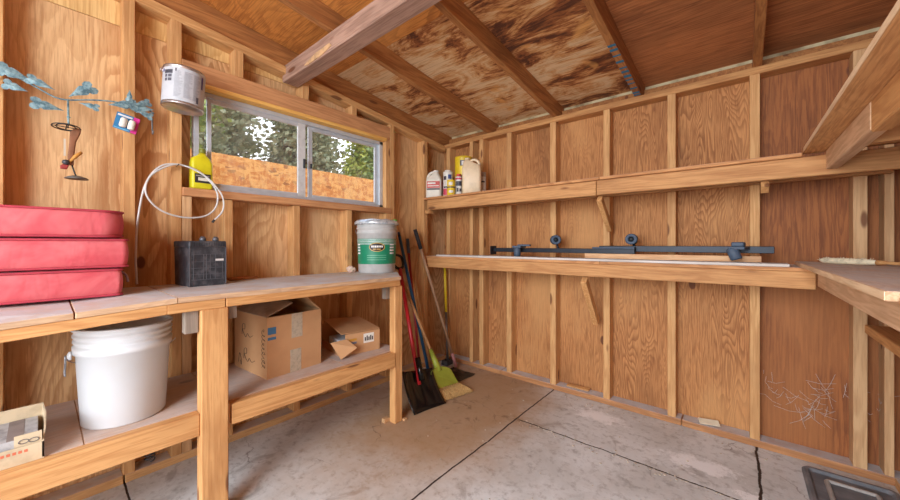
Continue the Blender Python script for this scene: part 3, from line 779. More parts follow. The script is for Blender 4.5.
bm = bmesh.new(); loft(bm, [(1.425, .012, .016, .004, cx_, .082), (1.46, .015, .019, .006, cx_, .082), (1.52, .014, .019, .006, cx_, .087), (1.56, .012, .03, .005, cx_, .094), (1.58, .006, .02, .002, cx_, .102)]); obj('body', bm, RUST, t)
bm = bmesh.new(); lathe(bm, [(0, -.012), (.009, -.008), (.012, 0), (.009, .008), (0, .012)], (cx_+.008, .068, 1.433), 14); obj('bead', bm, plain('dark_bead', (60, 62, 66), .4), t)
bm = bmesh.new(); tube(bm, [(cx_+.006, .078, 1.435), (cx_+.012, .095, 1.462), (cx_+.01, .112, 1.482)], [.004, .007, .005], 8); obj('yellow_twig', bm, plain('ochre_wood', (196, 138, 62), .7), t)
bm = bmesh.new(); loft(bm, [(1.405, .01, .018, .003, cx_+.006, .062), (1.418, .012, .024, .004, cx_+.006, .064), (1.424, .008, .016, .003, cx_+.006, .068)]); obj('red_tip', bm, plain('dull_red_paint', (160, 62, 56), .7), t)
bm = bmesh.new(); box(bm, cx_-.002, cx_, .062, .068, 1.46, 1.53, 0); obj('pale_strip', bm, plain('pale_strip', (200, 190, 170), .7), t)
bm = bmesh.new(); tube(bm, [(cx_, .084, 1.43), (cx_, .093, 1.392), (cx_, .097, 1.382)], .0028, 6); obj('stem', bm, DK, t)
bm = bmesh.new(); lathe(bm, [(0, .010), (.012, .009), (.028, .003), (.036, -.003), (.034, -.005), (.02, -.001), (0, .001)], (cx_, .098, 1.374), 22); obj('dish', bm, plain('grey_metal_dish', (108, 108, 104), .5, .4), t)
# blister pack hung on the stud
t = thing('blister_pack', 'blue and pink card pack of two small white rollers behind the vine leaves', 'pack', (-2.155, .26, 1.61))
MP = Matrix.Translation((-2.158, .258, 1.652)) @ Matrix.Rotation(math.radians(-12), 4, 'X')
bm = bmesh.new(); box(bm, 0, .002, -.042, .016, -.036, .04, 0, MP, 0); box(bm, 0, .002, .016, .038, -.036, .04, 0, MP, 1); box(bm, .002, .0024, -.038, .012, .026, .034, 0, MP, 2); box(bm, .002, .0024, -.04, .012, -.033, -.029, 0, MP, 3)
obj('card', bm, [plain('blue_card', (52, 128, 178), .5), plain('pink_card', (218, 60, 150), .5), plain('white_print', (230, 232, 236), .5), plain('light_blue_print', (120, 184, 214), .5)], t)
for y in (-.014, .014):
    bm = bmesh.new(); lathe(bm, [(0, -.022), (.010, -.021), (.0125, -.016), (.0125, .014), (.010, .02), (0, .021)], n=16, M=MP @ Matrix.Translation((.0155, y, -.004))); obj('roller', bm, plain('white_foam', (232, 228, 218), .8), t)
bm = bmesh.new(); tube(bm, smooth_path([(-2.150, .345, 1.700), (-2.148, .345, 1.655), (-2.143, .345, 1.628), (-2.132, .345, 1.622), (-2.126, .345, 1.636)], 5), .0032, 7)
tag(obj('metal_hook', bm, plain('grey_hook', (120, 122, 122), .4, .6), loc=(-2.145, .345, 1.62)), 'small grey metal hook dangling from the right end of the ivy vine', 'hook')

# ------------------------------------------------------------------ green labelled bucket on the bench
GREY_P = plain('translucent_grey_plastic', (186, 186, 184), .4, var=.1)
t = thing('plastic_bucket', 'grey five gallon bucket with green band on the bench end', 'bucket', (-2.0, 1.558, .90))
c = (-2.0, 1.558); z = .9005
bm = bmesh.new(); lathe(bm, [(0, 0), (.124, 0), (.128, .006), (.137, .27), (.141, .272), (.141, .284), (.137, .286), (.138, .30), (.142, .302), (.142, .312), (.138, .314), (.139, .345), (.144, .347), (.144, .358), (.134, .358), (.124, .02), (0, .02)], (*c, z), 40); obj('shell', bm, GREY_P, t)
bm = bmesh.new(); GA = math.degrees(math.atan2(-c[1], -c[0]))
for k in range(1): cyl_patch(bm, c, .1302, GA-120, GA+120, z+.062, z+.235, 0, .001, r1=.1360)
zz = lambda h: .128+(.137-.128)*h/.27
for h in (.225, .212, .198): cyl_patch(bm, c, zz(h), GA-100, GA+100, z+h, z+h+.004, 1, .0016)
for a0 in (-75, 40):
    for h in (.19, .17, .15, .13): cyl_patch(bm, c, zz(h), GA+a0, GA+a0+18, z+h, z+h+.012, 1, .0016)
for h in (.12, .105, .09): cyl_patch(bm, c, zz(h), GA-30, GA+28, z+h, z+h+.004, 3, .0016)
obj('printed_band', bm, [plain('green_print', (22, 132, 96), .45), plain('white_print', (226, 232, 228), .5), plain('black_print', (24, 22, 24), .5), plain('pale_green_print', (110, 180, 150), .5)], t)
# oval emblem
bm = bmesh.new()
def oval(bm, w, h, zc, mi, th, n=28):
    ctr = None; ring = []
    for k in range(n):
        a = 2*PI*k/n; ang = math.radians(GA)+math.cos(a)*w; zz_ = zc+math.sin(a)*h; rr = zz(zz_-z)+th
        ring.append(bm.verts.new((c[0]+rr*math.cos(ang), c[1]+rr*math.sin(ang), zz_)))
    rr = zz(zc-z)+th+.0006; ctr = bm.verts.new((c[0]+rr*math.cos(math.radians(GA)), c[1]+rr*math.sin(math.radians(GA)), zc))
    for k in range(n): bm.faces.new((ctr, ring[k], ring[(k+1) % n])).material_index = mi
oval(bm, .40, .031, z+.178, 0, .0022); oval(bm, .36, .026, z+.178, 1, .0032)
for k, (w0, w1) in enumerate(((-.28, -.2), (-.18, -.12), (-.1, -.03), (-.01, .05), (.07, .13), (.15, .2), (.22, .28))):
    cyl_patch(bm, c, zz(.18), GA+math.degrees(w0), GA+math.degrees(w1), z+.176, z+.189, 2, .0046)
for w0, w1 in ((-.2, -.05), (-.02, .18)): cyl_patch(bm, c, zz(.165), GA+math.degrees(w0), GA+math.degrees(w1), z+.161, z+.168, 0, .0046)
obj('emblem', bm, [plain('gold_print', (196, 158, 84), .5), plain('black_print2', (26, 22, 22), .5), plain('white_script', (232, 230, 224), .5)], t, recalc=True, label='black oval emblem with gold rim and pale script')
FILM = plain('crinkled_clear_film', (206, 214, 220), .18, .35, var=.25, blotch=(120, 130, 138), nscale=40, bump=.9)
bm = bmesh.new(); n = 44; prof = [(0, .372), (.06, .374), (.11, .372), (.140, .366), (.154, .352), (.157, .336), (.150, .334), (.1449, .352), (.1449, .3595), (0, .3595)]
lathe(bm, prof, (*c, z), n)
for v in bm.verts:
    if v.co.z > z+.3596 or (Vector((v.co.x-c[0], v.co.y-c[1])).length > .148):
        q = mnoise.noise(v.co*38); v.co.z += .006*q; d = Vector((v.co.x-c[0], v.co.y-c[1], 0)); v.co += d*.04*mnoise.noise(v.co*25)
obj('film_cover', bm, FILM, t, label='crinkled clear plastic film over the top')
obj('green_tag', bx(-1.93, -1.905, 1.64, 1.668, 1.268, 1.276, M=None), plain('bright_green_tag', (70, 190, 60), .5), t)
for s in (-1, 1):
    pass
bm = bmesh.new(); pts = []
for k in range(17):
    a = PI*k/16; ax = Vector((math.cos(math.radians(GA+90)), math.sin(math.radians(GA+90)), 0)); fr = Vector((math.cos(math.radians(GA)), math.sin(math.radians(GA)), 0))
    pts.append(Vector((*c, z+.30))+ax*math.cos(a)*.149-fr*math.sin(a)*.145*.2+Vector((0, 0, -math.sin(a)*.0)))
pts = [Vector((*c, z+.295))+Vector((math.cos(math.radians(GA+90+180*k/20)), math.sin(math.radians(GA+90+180*k/20)), 0))*.149+Vector((0, 0, -.10*math.sin(PI*k/20))) for k in range(21)]
tube(bm, pts, .002, 6); obj('bail', bm, TIN, t)
bm = bmesh.new(); bmesh.ops.create_icosphere(bm, subdivisions=4, radius=.026)
for v in bm.verts:
    q = 1+.45*mnoise.noise(v.co*55); v.co = Vector((v.co.x*q, v.co.y*q*1.05, v.co.z*q*.95)) + Vector((-2.085, 1.40, .922))
for f in bm.faces: f.smooth = True
tag(obj('paper_wad', bm, plain('crumpled_paper', (214, 196, 176), .9, var=.2, blotch=(180, 110, 110), nscale=40), loc=(-2.085, 1.40, .90)), 'crumpled paper wad beside the green-banded bucket on the bench', 'paper')

# ------------------------------------------------------------------ white bucket on the lower shelf
WHT = plain('white_plastic', (216, 220, 224), .42, var=.06, blotch=(196, 188, 176), nscale=6)
t = thing('plastic_bucket', 'plain white lidless five gallon bucket on the lower bench shelf', 'bucket', (-1.828, .214, .44))
c = (-1.828, .214); z = .4405
bm = bmesh.new(); lathe(bm, [(0, 0), (.116, 0), (.121, .006), (.134, .262), (.141, .264), (.142, .290), (.136, .292), (.1365, .302), (.141, .304), (.141, .311), (.137, .313), (.1375, .322), (.142, .324), (.142, .331), (.138, .333), (.1385, .346), (.144, .348), (.144, .357), (.134, .357), (.131, .30), (.118, .012), (0, .012)], (*c, z), 48); obj('shell', bm, WHT, t)
GB = math.degrees(math.atan2(-c[1], -c[0])); ear = GB-82
e = Vector((math.cos(math.radians(ear)), math.sin(math.radians(ear)), 0)); E0 = Vector((*c, z+.262))+e*.142
bm = bmesh.new(); lathe(bm, [(0, 0), (.016, 0), (.015, .006), (.008, .01), (0, .011)], n=16, M=Matrix.Translation(E0) @ e.to_track_quat('Z', 'Y').to_matrix().to_4x4()); obj('ear', bm, WHT, t)
bm = bmesh.new(); pts = [Vector((*c, z+.262))+Vector((math.cos(math.radians(ear-180*k/24)), math.sin(math.radians(ear-180*k/24)), 0))*.155+Vector((0, 0, -.085*math.sin(PI*k/24))) for k in range(25)]
tube(bm, [E0+Vector((0, 0, .0))]+pts, .002, 6); obj('bail', bm, TIN, t)
bm = bmesh.new(); fr = Vector((math.cos(math.radians(GB)), math.sin(math.radians(GB)), 0)); tube(bm, [E0+e*.01+fr*.05+Vector((0, 0, .012)), E0+e*.014+fr*.012+Vector((0, 0, -.03)), E0+e*.016+fr*.004+Vector((0, 0, -.052)), E0+e*.014+fr*.016+Vector((0, 0, -.066))], .003, 8); obj('handle_wire', bm, plain('grey_wire', (150, 152, 156), .4, .6), t)

# ------------------------------------------------------------------ cardboard boxes
CARD = plain('cardboard', (196, 150, 106), .85, var=.1, blotch=(172, 126, 86), nscale=9)
CARD_IN = plain('cardboard_inside', (168, 124, 84), .9, var=.12)
TAPE = plain('silver_packing_tape', (196, 182, 160), .35, .1, var=.2, nscale=60)
INK = plain('black_marker', (62, 48, 40), .8)
def frame_of(p, yaw): return Matrix.Translation(p) @ Matrix.Rotation(math.radians(yaw), 4, 'Z')
t = thing('cardboard_box', 'large open cardboard box with handwriting on the lower bench shelf', 'box', (-1.94, .85, .44))
MB_ = frame_of((-1.762, .71, .4405), 4.3); w, d, h, th = .296, .352, .30, .004   # local: y right, -x back
bm = bmesh.new(); box(bm, -d, 0, 0, w, 0, th, 0, MB_); box(bm, -th, 0, 0, w, th, h, 0, MB_); box(bm, -d, -d+th, 0, w, th, h, 0, MB_); box(bm, -d+th, -th, 0, th, th, h, 0, MB_); box(bm, -d+th, -th, w-th, w, th, h, 0, MB_); obj('carton', bm, CARD, t)
def flap(name, pts, M, mat, th=.004):
    bm = bmesh.new(); a = [M @ Vector(p) for p in pts]; n = (a[1]-a[0]).cross(a[2]-a[0]).normalized()*th
    A = [bm.verts.new(p) for p in a]; B = [bm.verts.new(p+n) for p in a]; k = len(a)
    bm.faces.new(A); bm.faces.new(B[::-1])
    for i in range(k): bm.faces.new((A[i], A[(i+1) % k], B[(i+1) % k], B[i]))
    return obj(name, bm, mat, t)
flap('flap', [(-d+.01, 0, h), (-.005, 0, h), (-.02, .145, h+.052), (-d+.04, .13, h+.074)], MB_, plain('dusty_cardboard', (168, 138, 112), .9, var=.2))
flap('flap', [(-d+.01, w, h), (-.005, w, h), (-.075, w-.06, h+.085), (-d+.05, w-.10, h+.092)], MB_, CARD)
flap('flap', [(-d, .01, h), (-d, w-.01, h), (-d+.13, w-.01, h-.04), (-d+.13, .01, h-.04)], MB_, CARD_IN)
flap('flap', [(-.005, .008, h-.002), (-.005, w-.008, h-.002), (-.03, w-.01, h-.14), (-.03, .01, h-.14)], MB_, CARD_IN)
bm = bmesh.new(); box(bm, .0003, .001, .125, .185, .175, h, 0, MB_); box(bm, .0003, .001, .118, .178, 0, .115, 0, MB_); obj('tape', bm, TAPE, t)
bm = bmesh.new(); box(bm, .0003, .0008, .004, .045, .215, .25, 0, MB_, 0); box(bm, .0003, .0008, .004, .045, .188, .202, 0, MB_, 0)
obj('printed_marks', bm, [plain('blue_ink', (66, 112, 150), .7)], t)
rnd = random.Random(5)
def scribble(bm, path, M, r=.0013): tube(bm, [M @ Vector(p) for p in smooth_path(path, 4)], r, 5)
yw = -.0008
for (sx_, sz_) in ((-.26, .185), (-.24, .06)):
    bm = bmesh.new(); scribble(bm, [(sx_, yw, sz_), (sx_+.005, yw, sz_+.05), (sx_+.03, yw, sz_+.055), (sx_+.03, yw, sz_+.03), (sx_+.005, yw, sz_+.025), (sx_+.04, yw, sz_-.01), (sx_+.06, yw, sz_+.01), (sx_+.085, yw, sz_-.005), (sx_+.12, yw, sz_+.008)], MB_)
    obj('handwriting', bm, INK, t)
bm = bmesh.new(); pp = []
for i in range(9):
    z0 = .05+i*.022; x0 = -.05; pp += [(x0, yw, z0), (x0+.02, yw, z0+rnd.uniform(.005, .018)), (x0+rnd.uniform(.02, .035), yw, z0+.002), (x0+.01, yw, z0+rnd.uniform(.004, .012))]
scribble(bm, pp, MB_, .0009); obj('handwriting', bm, INK, t)
bm = bmesh.new(); scribble(bm, [(-.3, yw, .03), (-.29, yw, .08), (-.27, yw, .05), (-.27, yw, .02), (-.28, yw, .045)], MB_); obj('handwriting', bm, INK, t)
t = thing('cardboard_box', 'small flat torn cardboard box near the bench leg on lower shelf', 'box', (-1.92, 1.27, .44))
MS = frame_of((-1.785, 1.128, .4405), -9); w, d, h = .255, .29, .125
bm = bmesh.new(); box(bm, -d, 0, 0, w, 0, th, 0, MS); box(bm, -th, 0, .03, w, th, h, 0, MS); box(bm, -d, -d+th, 0, w, th, h+.02, 0, MS); box(bm, -d+th, -th, w-th, w, th, h, 0, MS); box(bm, -d+th, -th, 0, th, th, .045, 0, MS)
obj('carton', bm, CARD, t)
flap('lid', [(-d, .005, h+.045), (-.0, .005, h+.004), (-.0, w, h+.004), (-d, w, h+.03)], MS, CARD)
flap('flap', [(.002, -.06, .095), (.004, .035, .10), (.06, .075, .055), (.055, -.02, .006)], MS, CARD)
bm = bmesh.new(); box(bm, .0003, .001, .145, .215, .055, .112, 0, MS, 0)
for k in range(5): box(bm, .0009, .0014, .153+k*.012, .161+k*.012, .068, .098 if k % 2 else .09, 0, MS, 1)
obj('shipping_label', bm, [plain('white_label', (226, 222, 214), .6), plain('label_black', (60, 56, 54), .6)], t)
bm = bmesh.new(); box(bm, .0003, .001, .05, .10, .082, .094, 0, MS, 0); box(bm, .0003, .001, .06, .10, .062, .074, 0, MS, 1); obj('printed_marks', bm, [plain('ochre_ink', (196, 140, 50), .6), plain('slate_ink', (110, 120, 140), .6)], t)
bm = bmesh.new(); box(bm, -.20, -.03, .01, .10, .006, .085, .004, MS); tag(obj('white_carton', bm, plain('white_carton', (206, 210, 214), .6), loc=(-1.9, 1.2, .445)), 'white carton inside the small torn cardboard box', 'carton')
# tray of tiles
t = thing('tile_box', 'dusty open cardboard tray of tiles at the left end of lower shelf', 'box', (-1.75, -.12, .44))
TRAY = plain('pale_cardboard', (206, 186, 154), .85, var=.15)
bm = bmesh.new(); y0, y1 = -.36, .008
box(bm, -1.85, -1.648, y0, y1, .4405, .4445, 0); box(bm, -1.652, -1.648, y0, y1, .4445, .492, 0); box(bm, -1.85, -1.846, y0, y1, .4445, .552, 0)
a = [bm.verts.new(p) for p in ((-1.648, y1, .4445), (-1.85, y1, .4445), (-1.85, y1, .55), (-1.80, y1+.006, .53), (-1.70, y1+.004, .515), (-1.648, y1, .492))]
b = [bm.verts.new(v.co-Vector((0, .004, 0))) for v in a]; bm.faces.new(a); bm.faces.new(b[::-1])
for i in range(6): bm.faces.new((a[i], a[(i+1) % 6], b[(i+1) % 6], b[i]))
obj('tray', bm, TRAY, t)
flapm = bmesh.new(); box(flapm, -1.658, -1.654, -.05, .004, .488, .525, 0); obj('corner_flap', flapm, TRAY, t)
bm = bmesh.new()
for r0 in ((.49, -.042, -.012),): tube(bm, [(-1.6535+.0005, -.032+.01*math.cos(q*PI/6), .505+.006*math.sin(q*PI/6)) for q in range(12)], .0012, 5, closed=True); tube(bm, [(-1.6535+.0005, -.012+.01*math.cos(q*PI/6), .503+.006*math.sin(q*PI/6)) for q in range(12)], .0012, 5, closed=True)
obj('stamp', bm, plain('grey_ink', (110, 106, 104), .7), t)
bm = bmesh.new()
for k in range(10): box(bm, -1.6479, -1.6474, -.13+k*.011, -.123+k*.011, .474, .482, 0)
obj('red_print', bm, plain('red_ink', (206, 110, 80), .7), t)
TILE = plain('dusty_grey_tile', (178, 176, 176), .7, var=.35, blotch=(132, 128, 128), nscale=30)
TILED = plain('brown_tile_band', (140, 126, 120), .8, var=.2)
for k, (a0, a1) in enumerate(((-.355, -.235), (-.233, -.112), (-.110, -.004))):
    bm = bmesh.new(); box(bm, -1.842, -1.66, a0, a1, .446, .513, .001, None, 0); box(bm, -1.841, -1.661, a0+.045, a0+.078, .513, .5135, 0, None, 1)
    o = obj('tile_stack', bm, [TILE, TILED], loc=(-1.75, (a0+a1)/2, .446))
    tag(o, ('stack of dusty grey tiles at the left end of the cardboard tray', 'middle stack of dusty grey tiles in the cardboard tray', 'stack of dusty grey tiles beside the tray corner flap')[k], 'tile', 'grey tiles in the tray')
bm = bmesh.new(); tube(bm, [(-2.21+.02*math.cos(k*.7), .345+.02*math.sin(k*.7), .045+k*.0018) for k in range(45)], .003, 6); tag(obj('spring', bm, plain('blue_grey_steel', (104, 118, 130), .4, .6), loc=(-2.21, .345, .04)), 'grey coil spring on the sill plate under the bench', 'spring')

# ------------------------------------------------------------------ containers on the upper shelf
Z = 1.5085
JW = plain('white_jug_plastic', (226, 220, 206), .45, var=.08); BEIGE = plain('beige_jug_plastic', (226, 202, 168), .45, var=.1)
REDL = plain('red_label', (198, 66, 56), .5, var=.2); BKL = plain('black_label_band', (70, 66, 64), .5); CAP = plain('white_cap', (226, 222, 214), .5); WHITEP = plain('white_label_panel', (230, 226, 218), .5)
def jug(x, y, yaw, w, d, h, mat, label, lab=True):
    t = thing('plastic_jug', label, 'jug', (x, y, Z)); M = frame_of((x, y, Z), yaw)
    bm = bmesh.new(); loft(bm, [(0, w-.012, d-.012, .02, 0, 0), (.008, w, d, .025, 0, 0), (h*.60, w, d, .025, 0, 0), (h*.72, w*.92, d*.9, .03, 0, 0), (h*.84, w*.55, d*.6, .03, w*.06, 0), (h*.90, .045, .045, .02, w*.12, 0), (h*.93, .04, .04, .019, w*.12, 0)], M); obj('body', bm, mat, t)
    bm = bmesh.new(); lathe(bm, [(0, h*.93), (.023, h*.93), (.023, h*.99), (.02, h), (0, h)], n=18, M=M @ Matrix.Translation((w*.12, 0, 0))); obj('cap', bm, CAP, t)
    bm = bmesh.new(); tube(bm, [M @ Vector(p) for p in smooth_path([(w*.10, 0, h*.87), (-w*.10, 0, h*.93), (-w*.30, 0, h*.87), (-w*.42, 0, h*.74), (-w*.44, 0, h*.62)], 5)], .011, 8); obj('handle', bm, mat, t)
    if lab:
        bm = bmesh.new(); zs = h
        box(bm, -w/2+.012, w/2-.012, -d/2-.0008, -d/2, h*.34, h*.58, 0, M, 0); box(bm, -w/2+.02, w/2-.05, -d/2-.0014, -d/2-.0006, h*.48, h*.54, 0, M, 1); box(bm, -w/2+.02, w/2-.02, -d/2-.0014, -d/2-.0006, h*.40, h*.43, 0, M, 1)
        box(bm, -w/2+.012, w/2-.012, -d/2-.0009, -d/2, h*.27, h*.33, 0, M, 2)
        box(bm, w/2, w/2+.0008, -d/2+.02, d/2-.02, h*.30, h*.58, 0, M, 0)
        obj('label', bm, [REDL, WHITEP, BKL], t)
jug(-2.093, 2.262, 32, .140, .09, .245, JW, 'white plastic jug with red label at the left end of upper shelf')
t = thing('plastic_jug', 'tall plain beige jug without label on the upper shelf', 'jug', (-1.705, 2.30, Z))
M = frame_of((-1.705, 2.30, Z), 32); w, d, h = .155, .10, .295
bm = bmesh.new(); loft(bm, [(0, w-.012, d-.012, .018, 0, 0), (.008, w, d, .022, 0, 0), (h*.66, w, d, .022, 0, 0), (h*.80, w*.93, d*.8, .022, -w*.02, 0), (h*.92, w*.45, d*.5, .02, -w*.22, 0), (h*.97, .04, .04, .018, -w*.24, 0)], M); obj('body', bm, BEIGE, t)
bm = bmesh.new(); lathe(bm, [(0, h*.97), (.022, h*.97), (.022, h*1.02), (0, h*1.025)], n=18, M=M @ Matrix.Translation((-w*.24, 0, 0))); obj('cap', bm, BEIGE, t)
bm = bmesh.new(); tube(bm, [M @ Vector(p) for p in smooth_path([(-w*.10, 0, h*.93), (w*.12, 0, h*.97), (w*.32, 0, h*.92), (w*.40, 0, h*.82), (w*.40, 0, h*.7)], 5)], .012, 8); obj('handle', bm, BEIGE, t)
def can(x, y, r, h, mats, bands, label, name='tin_can', cat='can', lid=None, z=Z, group=None):
    t = thing(name, label, cat, (x, y, z), group)
    bm = bmesh.new(); lathe(bm, [(0, .003), (r*.94, .003), (r*.96, 0), (r+.001, 0), (r+.001, .004), (r, .006), (r, h-.008), (r+.001, h-.006), (r+.001, h), (r-.005, h), (r-.006, h-.004), (0, h-.004)], (x, y, z), 28); obj('body', bm, mats[0], t)
    bm = bmesh.new(); a = math.degrees(math.atan2(-y, -x))
    for z0, z1, a0, a1, mi in bands: cyl_patch(bm, (x, y), r, a+a0, a+a1, z+h*z0, z+h*z1, mi, .0008+.0004*mi)
    obj('label', bm, mats, t)
    if lid:
        bm = bmesh.new(); lathe(bm, [(0, h), (lid[0], h), (lid[0], h+lid[1]), (lid[0]*.9, h+lid[1]+.003), (0, h+lid[1]+.003)], (x, y, z+.0004), 20); obj('lid', bm, lid[2], t)
    return t
CW = plain('white_can_paint', (220, 216, 208), .4); YC = plain('yellow_can_paint', (226, 192, 40), .4); MAG = plain('magenta_label', (196, 70, 90), .5); DKP = plain('dark_can_print', (64, 62, 74), .5); GRYC = plain('grey_can', (176, 164, 150), .4, .3); BLU = plain('blue_can_print', (60, 80, 140), .5)
TXT = [CW, MAG, DKP, BLU]
can(-1.955, 2.29, .042, .125, TXT, [(.1, .55, -70, 5, 1), (.12, .3, 10, 60, 2), (.6, .7, -60, 60, 2), (.4, .46, 15, 50, 2)], 'white can with magenta label standing behind the small yellow can', group='cans on the upper shelf')
can(-1.955, 2.29, .042, .09, TXT, [(.2, .55, -60, -20, 2), (.3, .7, 0, 40, 3)], 'white paint can stacked upon the magenta-labelled can', z=Z+.1256, lid=(.03, .012, CW), group='cans on the upper shelf')
can(-2.065, 2.425, .05, .20, [GRYC, CW, DKP], [(.1, .85, -80, 80, 1), (.7, .85, -80, 80, 2)], 'tall pale can behind the white jug with red label', lid=(.03, .02, DKP), group='cans on the upper shelf')
can(-1.872, 2.232, .034, .128, [YC, DKP, CW], [(.48, .55, -90, 90, 1), (.15, .3, -30, 30, 2), (.65, .85, -35, 20, 2)], 'small yellow can with dark stripe on the upper shelf', group='cans on the upper shelf')
can(-1.835, 2.29, .028, .16, TXT, [(.84, .93, -90, 90, 1), (.5, .75, -50, 50, 2), (.2, .4, -40, -5, 2), (.2, .36, 10, 45, 2)], 'slim white spray bottle with red top left of the beige jug', lid=(.02, .02, REDL), name='spray_bottle', cat='bottle')
can(-1.885, 2.418, .076, .345, [YC, DKP, CW, plain('brown_can_print', (150, 110, 40), .5)], [(.78, .92, -22, 22, 1), (.80, .90, -12, 12, 2), (.35, .55, -50, 50, 3)], 'big yellow tub standing at the back of the upper shelf', name='plastic_tub', cat='tub', lid=(.078, .008, YC))
can(-1.70, 2.432, .04, .20, [GRYC, CW, DKP], [(.2, .8, -60, 60, 1), (.55, .62, -40, 40, 2)], 'grey can at the right of the tall beige jug', group='cans on the upper shelf')

# ------------------------------------------------------------------ black roof bars, rollers and timber on the lower shelf
BAR = plain('black_steel', (38, 44, 54), .45, .4, var=.2); RUB = plain('black_rubber', (70, 86, 106), .6, var=.15)
tag(obj('timber_offcut', bx(-.80, .075, 2.335, 2.373, .9955, 1.038, bev=.002), lumber('x', (226, 184, 140), (196, 142, 96), key='pale_offcut')), 'pale timber strip under the black bars on the lower shelf', 'timber')
t = thing('carrier_bar', 'long black steel carrier bar with padded rollers on the lower back shelf', 'bar', (-.7, 2.37, 1.05))
obj('bar', bx(-1.50, -.50, 2.335, 2.372, 1.0385, 1.070, bev=.002), BAR, t); obj('bar', bx(-.72, .125, 2.375, 2.41, 1.052, 1.088, bev=.002), BAR, t)
obj('bar_plate', bx(-.75, -.50, 2.33, 2.37, 1.0705, 1.08, bev=.001), RUB, t)
bm = bmesh.new(); box(bm, -1.525, -1.52, 2.30, 2.385, 1.015, 1.085, .001); box(bm, -1.52, -1.50, 2.345, 2.365, 1.042, 1.068, .001); obj('end_bracket', bm, BAR, t)
def roller(x, y, z, yaw):
    M = Matrix.Translation((x, y, z)) @ Matrix.Rotation(math.radians(yaw), 4, 'Z') @ Matrix.Rotation(PI/2, 4, 'X')
    bm = bmesh.new(); lathe(bm, [(.016, -.05), (.03, -.05), (.034, -.045), (.034, .045), (.03, .05), (.016, .05), (.016, -.05)], n=24, M=M); o = obj('roller', bm, RUB, t)
    bm = bmesh.new(); lathe(bm, [(0, -.040), (.0158, -.040), (.0158, .04), (0, .04)], n=16, M=M); obj('hub', bm, plain('roller_hub', (18, 20, 24), .6), o)
    bm = bmesh.new(); tube(bm, [(x+.01, y, z-.03), (x+.025, y-.01, 1.068)], .008, 8); obj('roller_bracket', bm, BAR, t)
roller(-1.03, 2.40, 1.13, 30); roller(-.53, 2.40, 1.13, 8)
def clamp(x, y, yaw, lean, arm):
    M = frame_of((x, y, 1.0095), yaw); L = M @ Matrix.Translation((0, 0, .012)) @ Matrix.Rotation(lean, 4, 'Y')
    bm = bmesh.new(); lathe(bm, [(0, 0), (.02, 0), (.025, .006), (.025, .056), (.02, .062), (0, .062)], n=18, M=L if lean else M); obj('clamp_pad', bm, RUB, t)
    bm = bmesh.new(); box(bm, -.032, .034, -.02, .10, .062, .078, .003, M)
    if arm: box(bm, .0, .095, .0, .03, .074, .088, .003, M)
    else: box(bm, -.02, .03, -.015, .03, .078, .10, .004, M)
    obj('clamp', bm, RUB, t)
clamp(-1.27, 2.275, 10, 0, True); clamp(-.02, 2.262, -10, -.35, False)
# brush on the side shelf
t = thing('dust_brush', 'cream bristled dust brush with wooden handle on the right shelf', 'brush', (.30, 2.2, 1.015))
BR = plain('cream_bristle', (226, 214, 184), .9, var=.25, nscale=60, bump=.6)
a = Vector((.262, 2.22, 1.0285)); b = Vector((.40, 2.09, 1.0285)); bm = bmesh.new(); tube(bm, [a, a.lerp(b, .08), a.lerp(b, .4), a.lerp(b, .8), b], [.004, .0125, .013, .0125, .008], 10)
rnd = random.Random(2)
for k in range(160):
    p = a.lerp(b, rnd.uniform(.02, .95)); d_ = Vector((rnd.gauss(0, 1), rnd.gauss(0, 1), abs(rnd.gauss(0, .6)))).normalized(); tube(bm, [p, p+d_*.017], .0009, 4)
for v in bm.verts: v.co.z = max(v.co.z, 1.0155)
obj('bristles', bm, BR, t); bm = bmesh.new(); e_ = b+(b-a).normalized()*.14+Vector((0, 0, -.004)); tube(bm, [b, b.lerp(e_, .1), b.lerp(e_, .25), b.lerp(e_, .8), e_], [.011, .009, .006, .008, .005], 10); obj('handle', bm, LUM_Y, t)

# ------------------------------------------------------------------ corner tools
def pole(bm, a, b, r, n=10): tube(bm, [a, b], r, n)
def lerp(a, b, f): return tuple(x+(y-x)*f for x, y in zip(a, b))
# snow shovel
t = thing('snow_shovel', 'black snow shovel with a red shaft in the corner', 'shovel', (-1.65, 1.68, 0))
A, B, Ct, D = Vector((-1.603, 1.543, .004)), Vector((-1.555, 1.80, .004)), Vector((-1.715, 1.825, .205)), Vector((-1.715, 1.535, .255))
bm = bmesh.new(); nu, nv = 12, 10; nn = (B-A).cross(D-A).normalized(); g = []
if nn.x < 0: nn = -nn
for i in range(nu+1):
    row = []
    for j in range(nv+1):
        u, v = i/nu, j/nv; p = A.lerp(B, u).lerp(D.lerp(Ct, u), v)
        p = p - nn*(.028*math.sin(PI*u)*(.35+.65*v)) - nn*.02*math.sin(PI*v) + nn*.006*math.cos(u*PI*6)*v
        row.append(bm.verts.new(p))
    g.append(row)
for i in range(nu):
    for j in range(nv): bm.faces.new((g[i][j], g[i+1][j], g[i+1][j+1], g[i][j+1])).smooth = True
bmesh.ops.recalc_face_normals(bm, faces=bm.faces[:]); bmesh.ops.solidify(bm, geom=bm.faces[:], thickness=.004)
for v in bm.verts: v.co.z = max(v.co.z, .001)
SHB = plain('glossy_black_plastic', (13, 13, 15), .16, var=.12, blotch=(44, 40, 38), nscale=10)
obj('blade', bm, SHB, t)
h0_, h1_ = Vector((-1.665, 1.69, .12)), Vector((-2.10, 1.865, .90))
bm = bmesh.new(); pole(bm, Vector((-1.70, 1.685, .13)), h1_, .0145); obj('shaft', bm, plain('red_shaft', (186, 32, 40), .4), t)
bm = bmesh.new(); pole(bm, lerp(h0_, h1_, .05), lerp(h0_, h1_, .22), .021); obj('socket', bm, SHB, t)
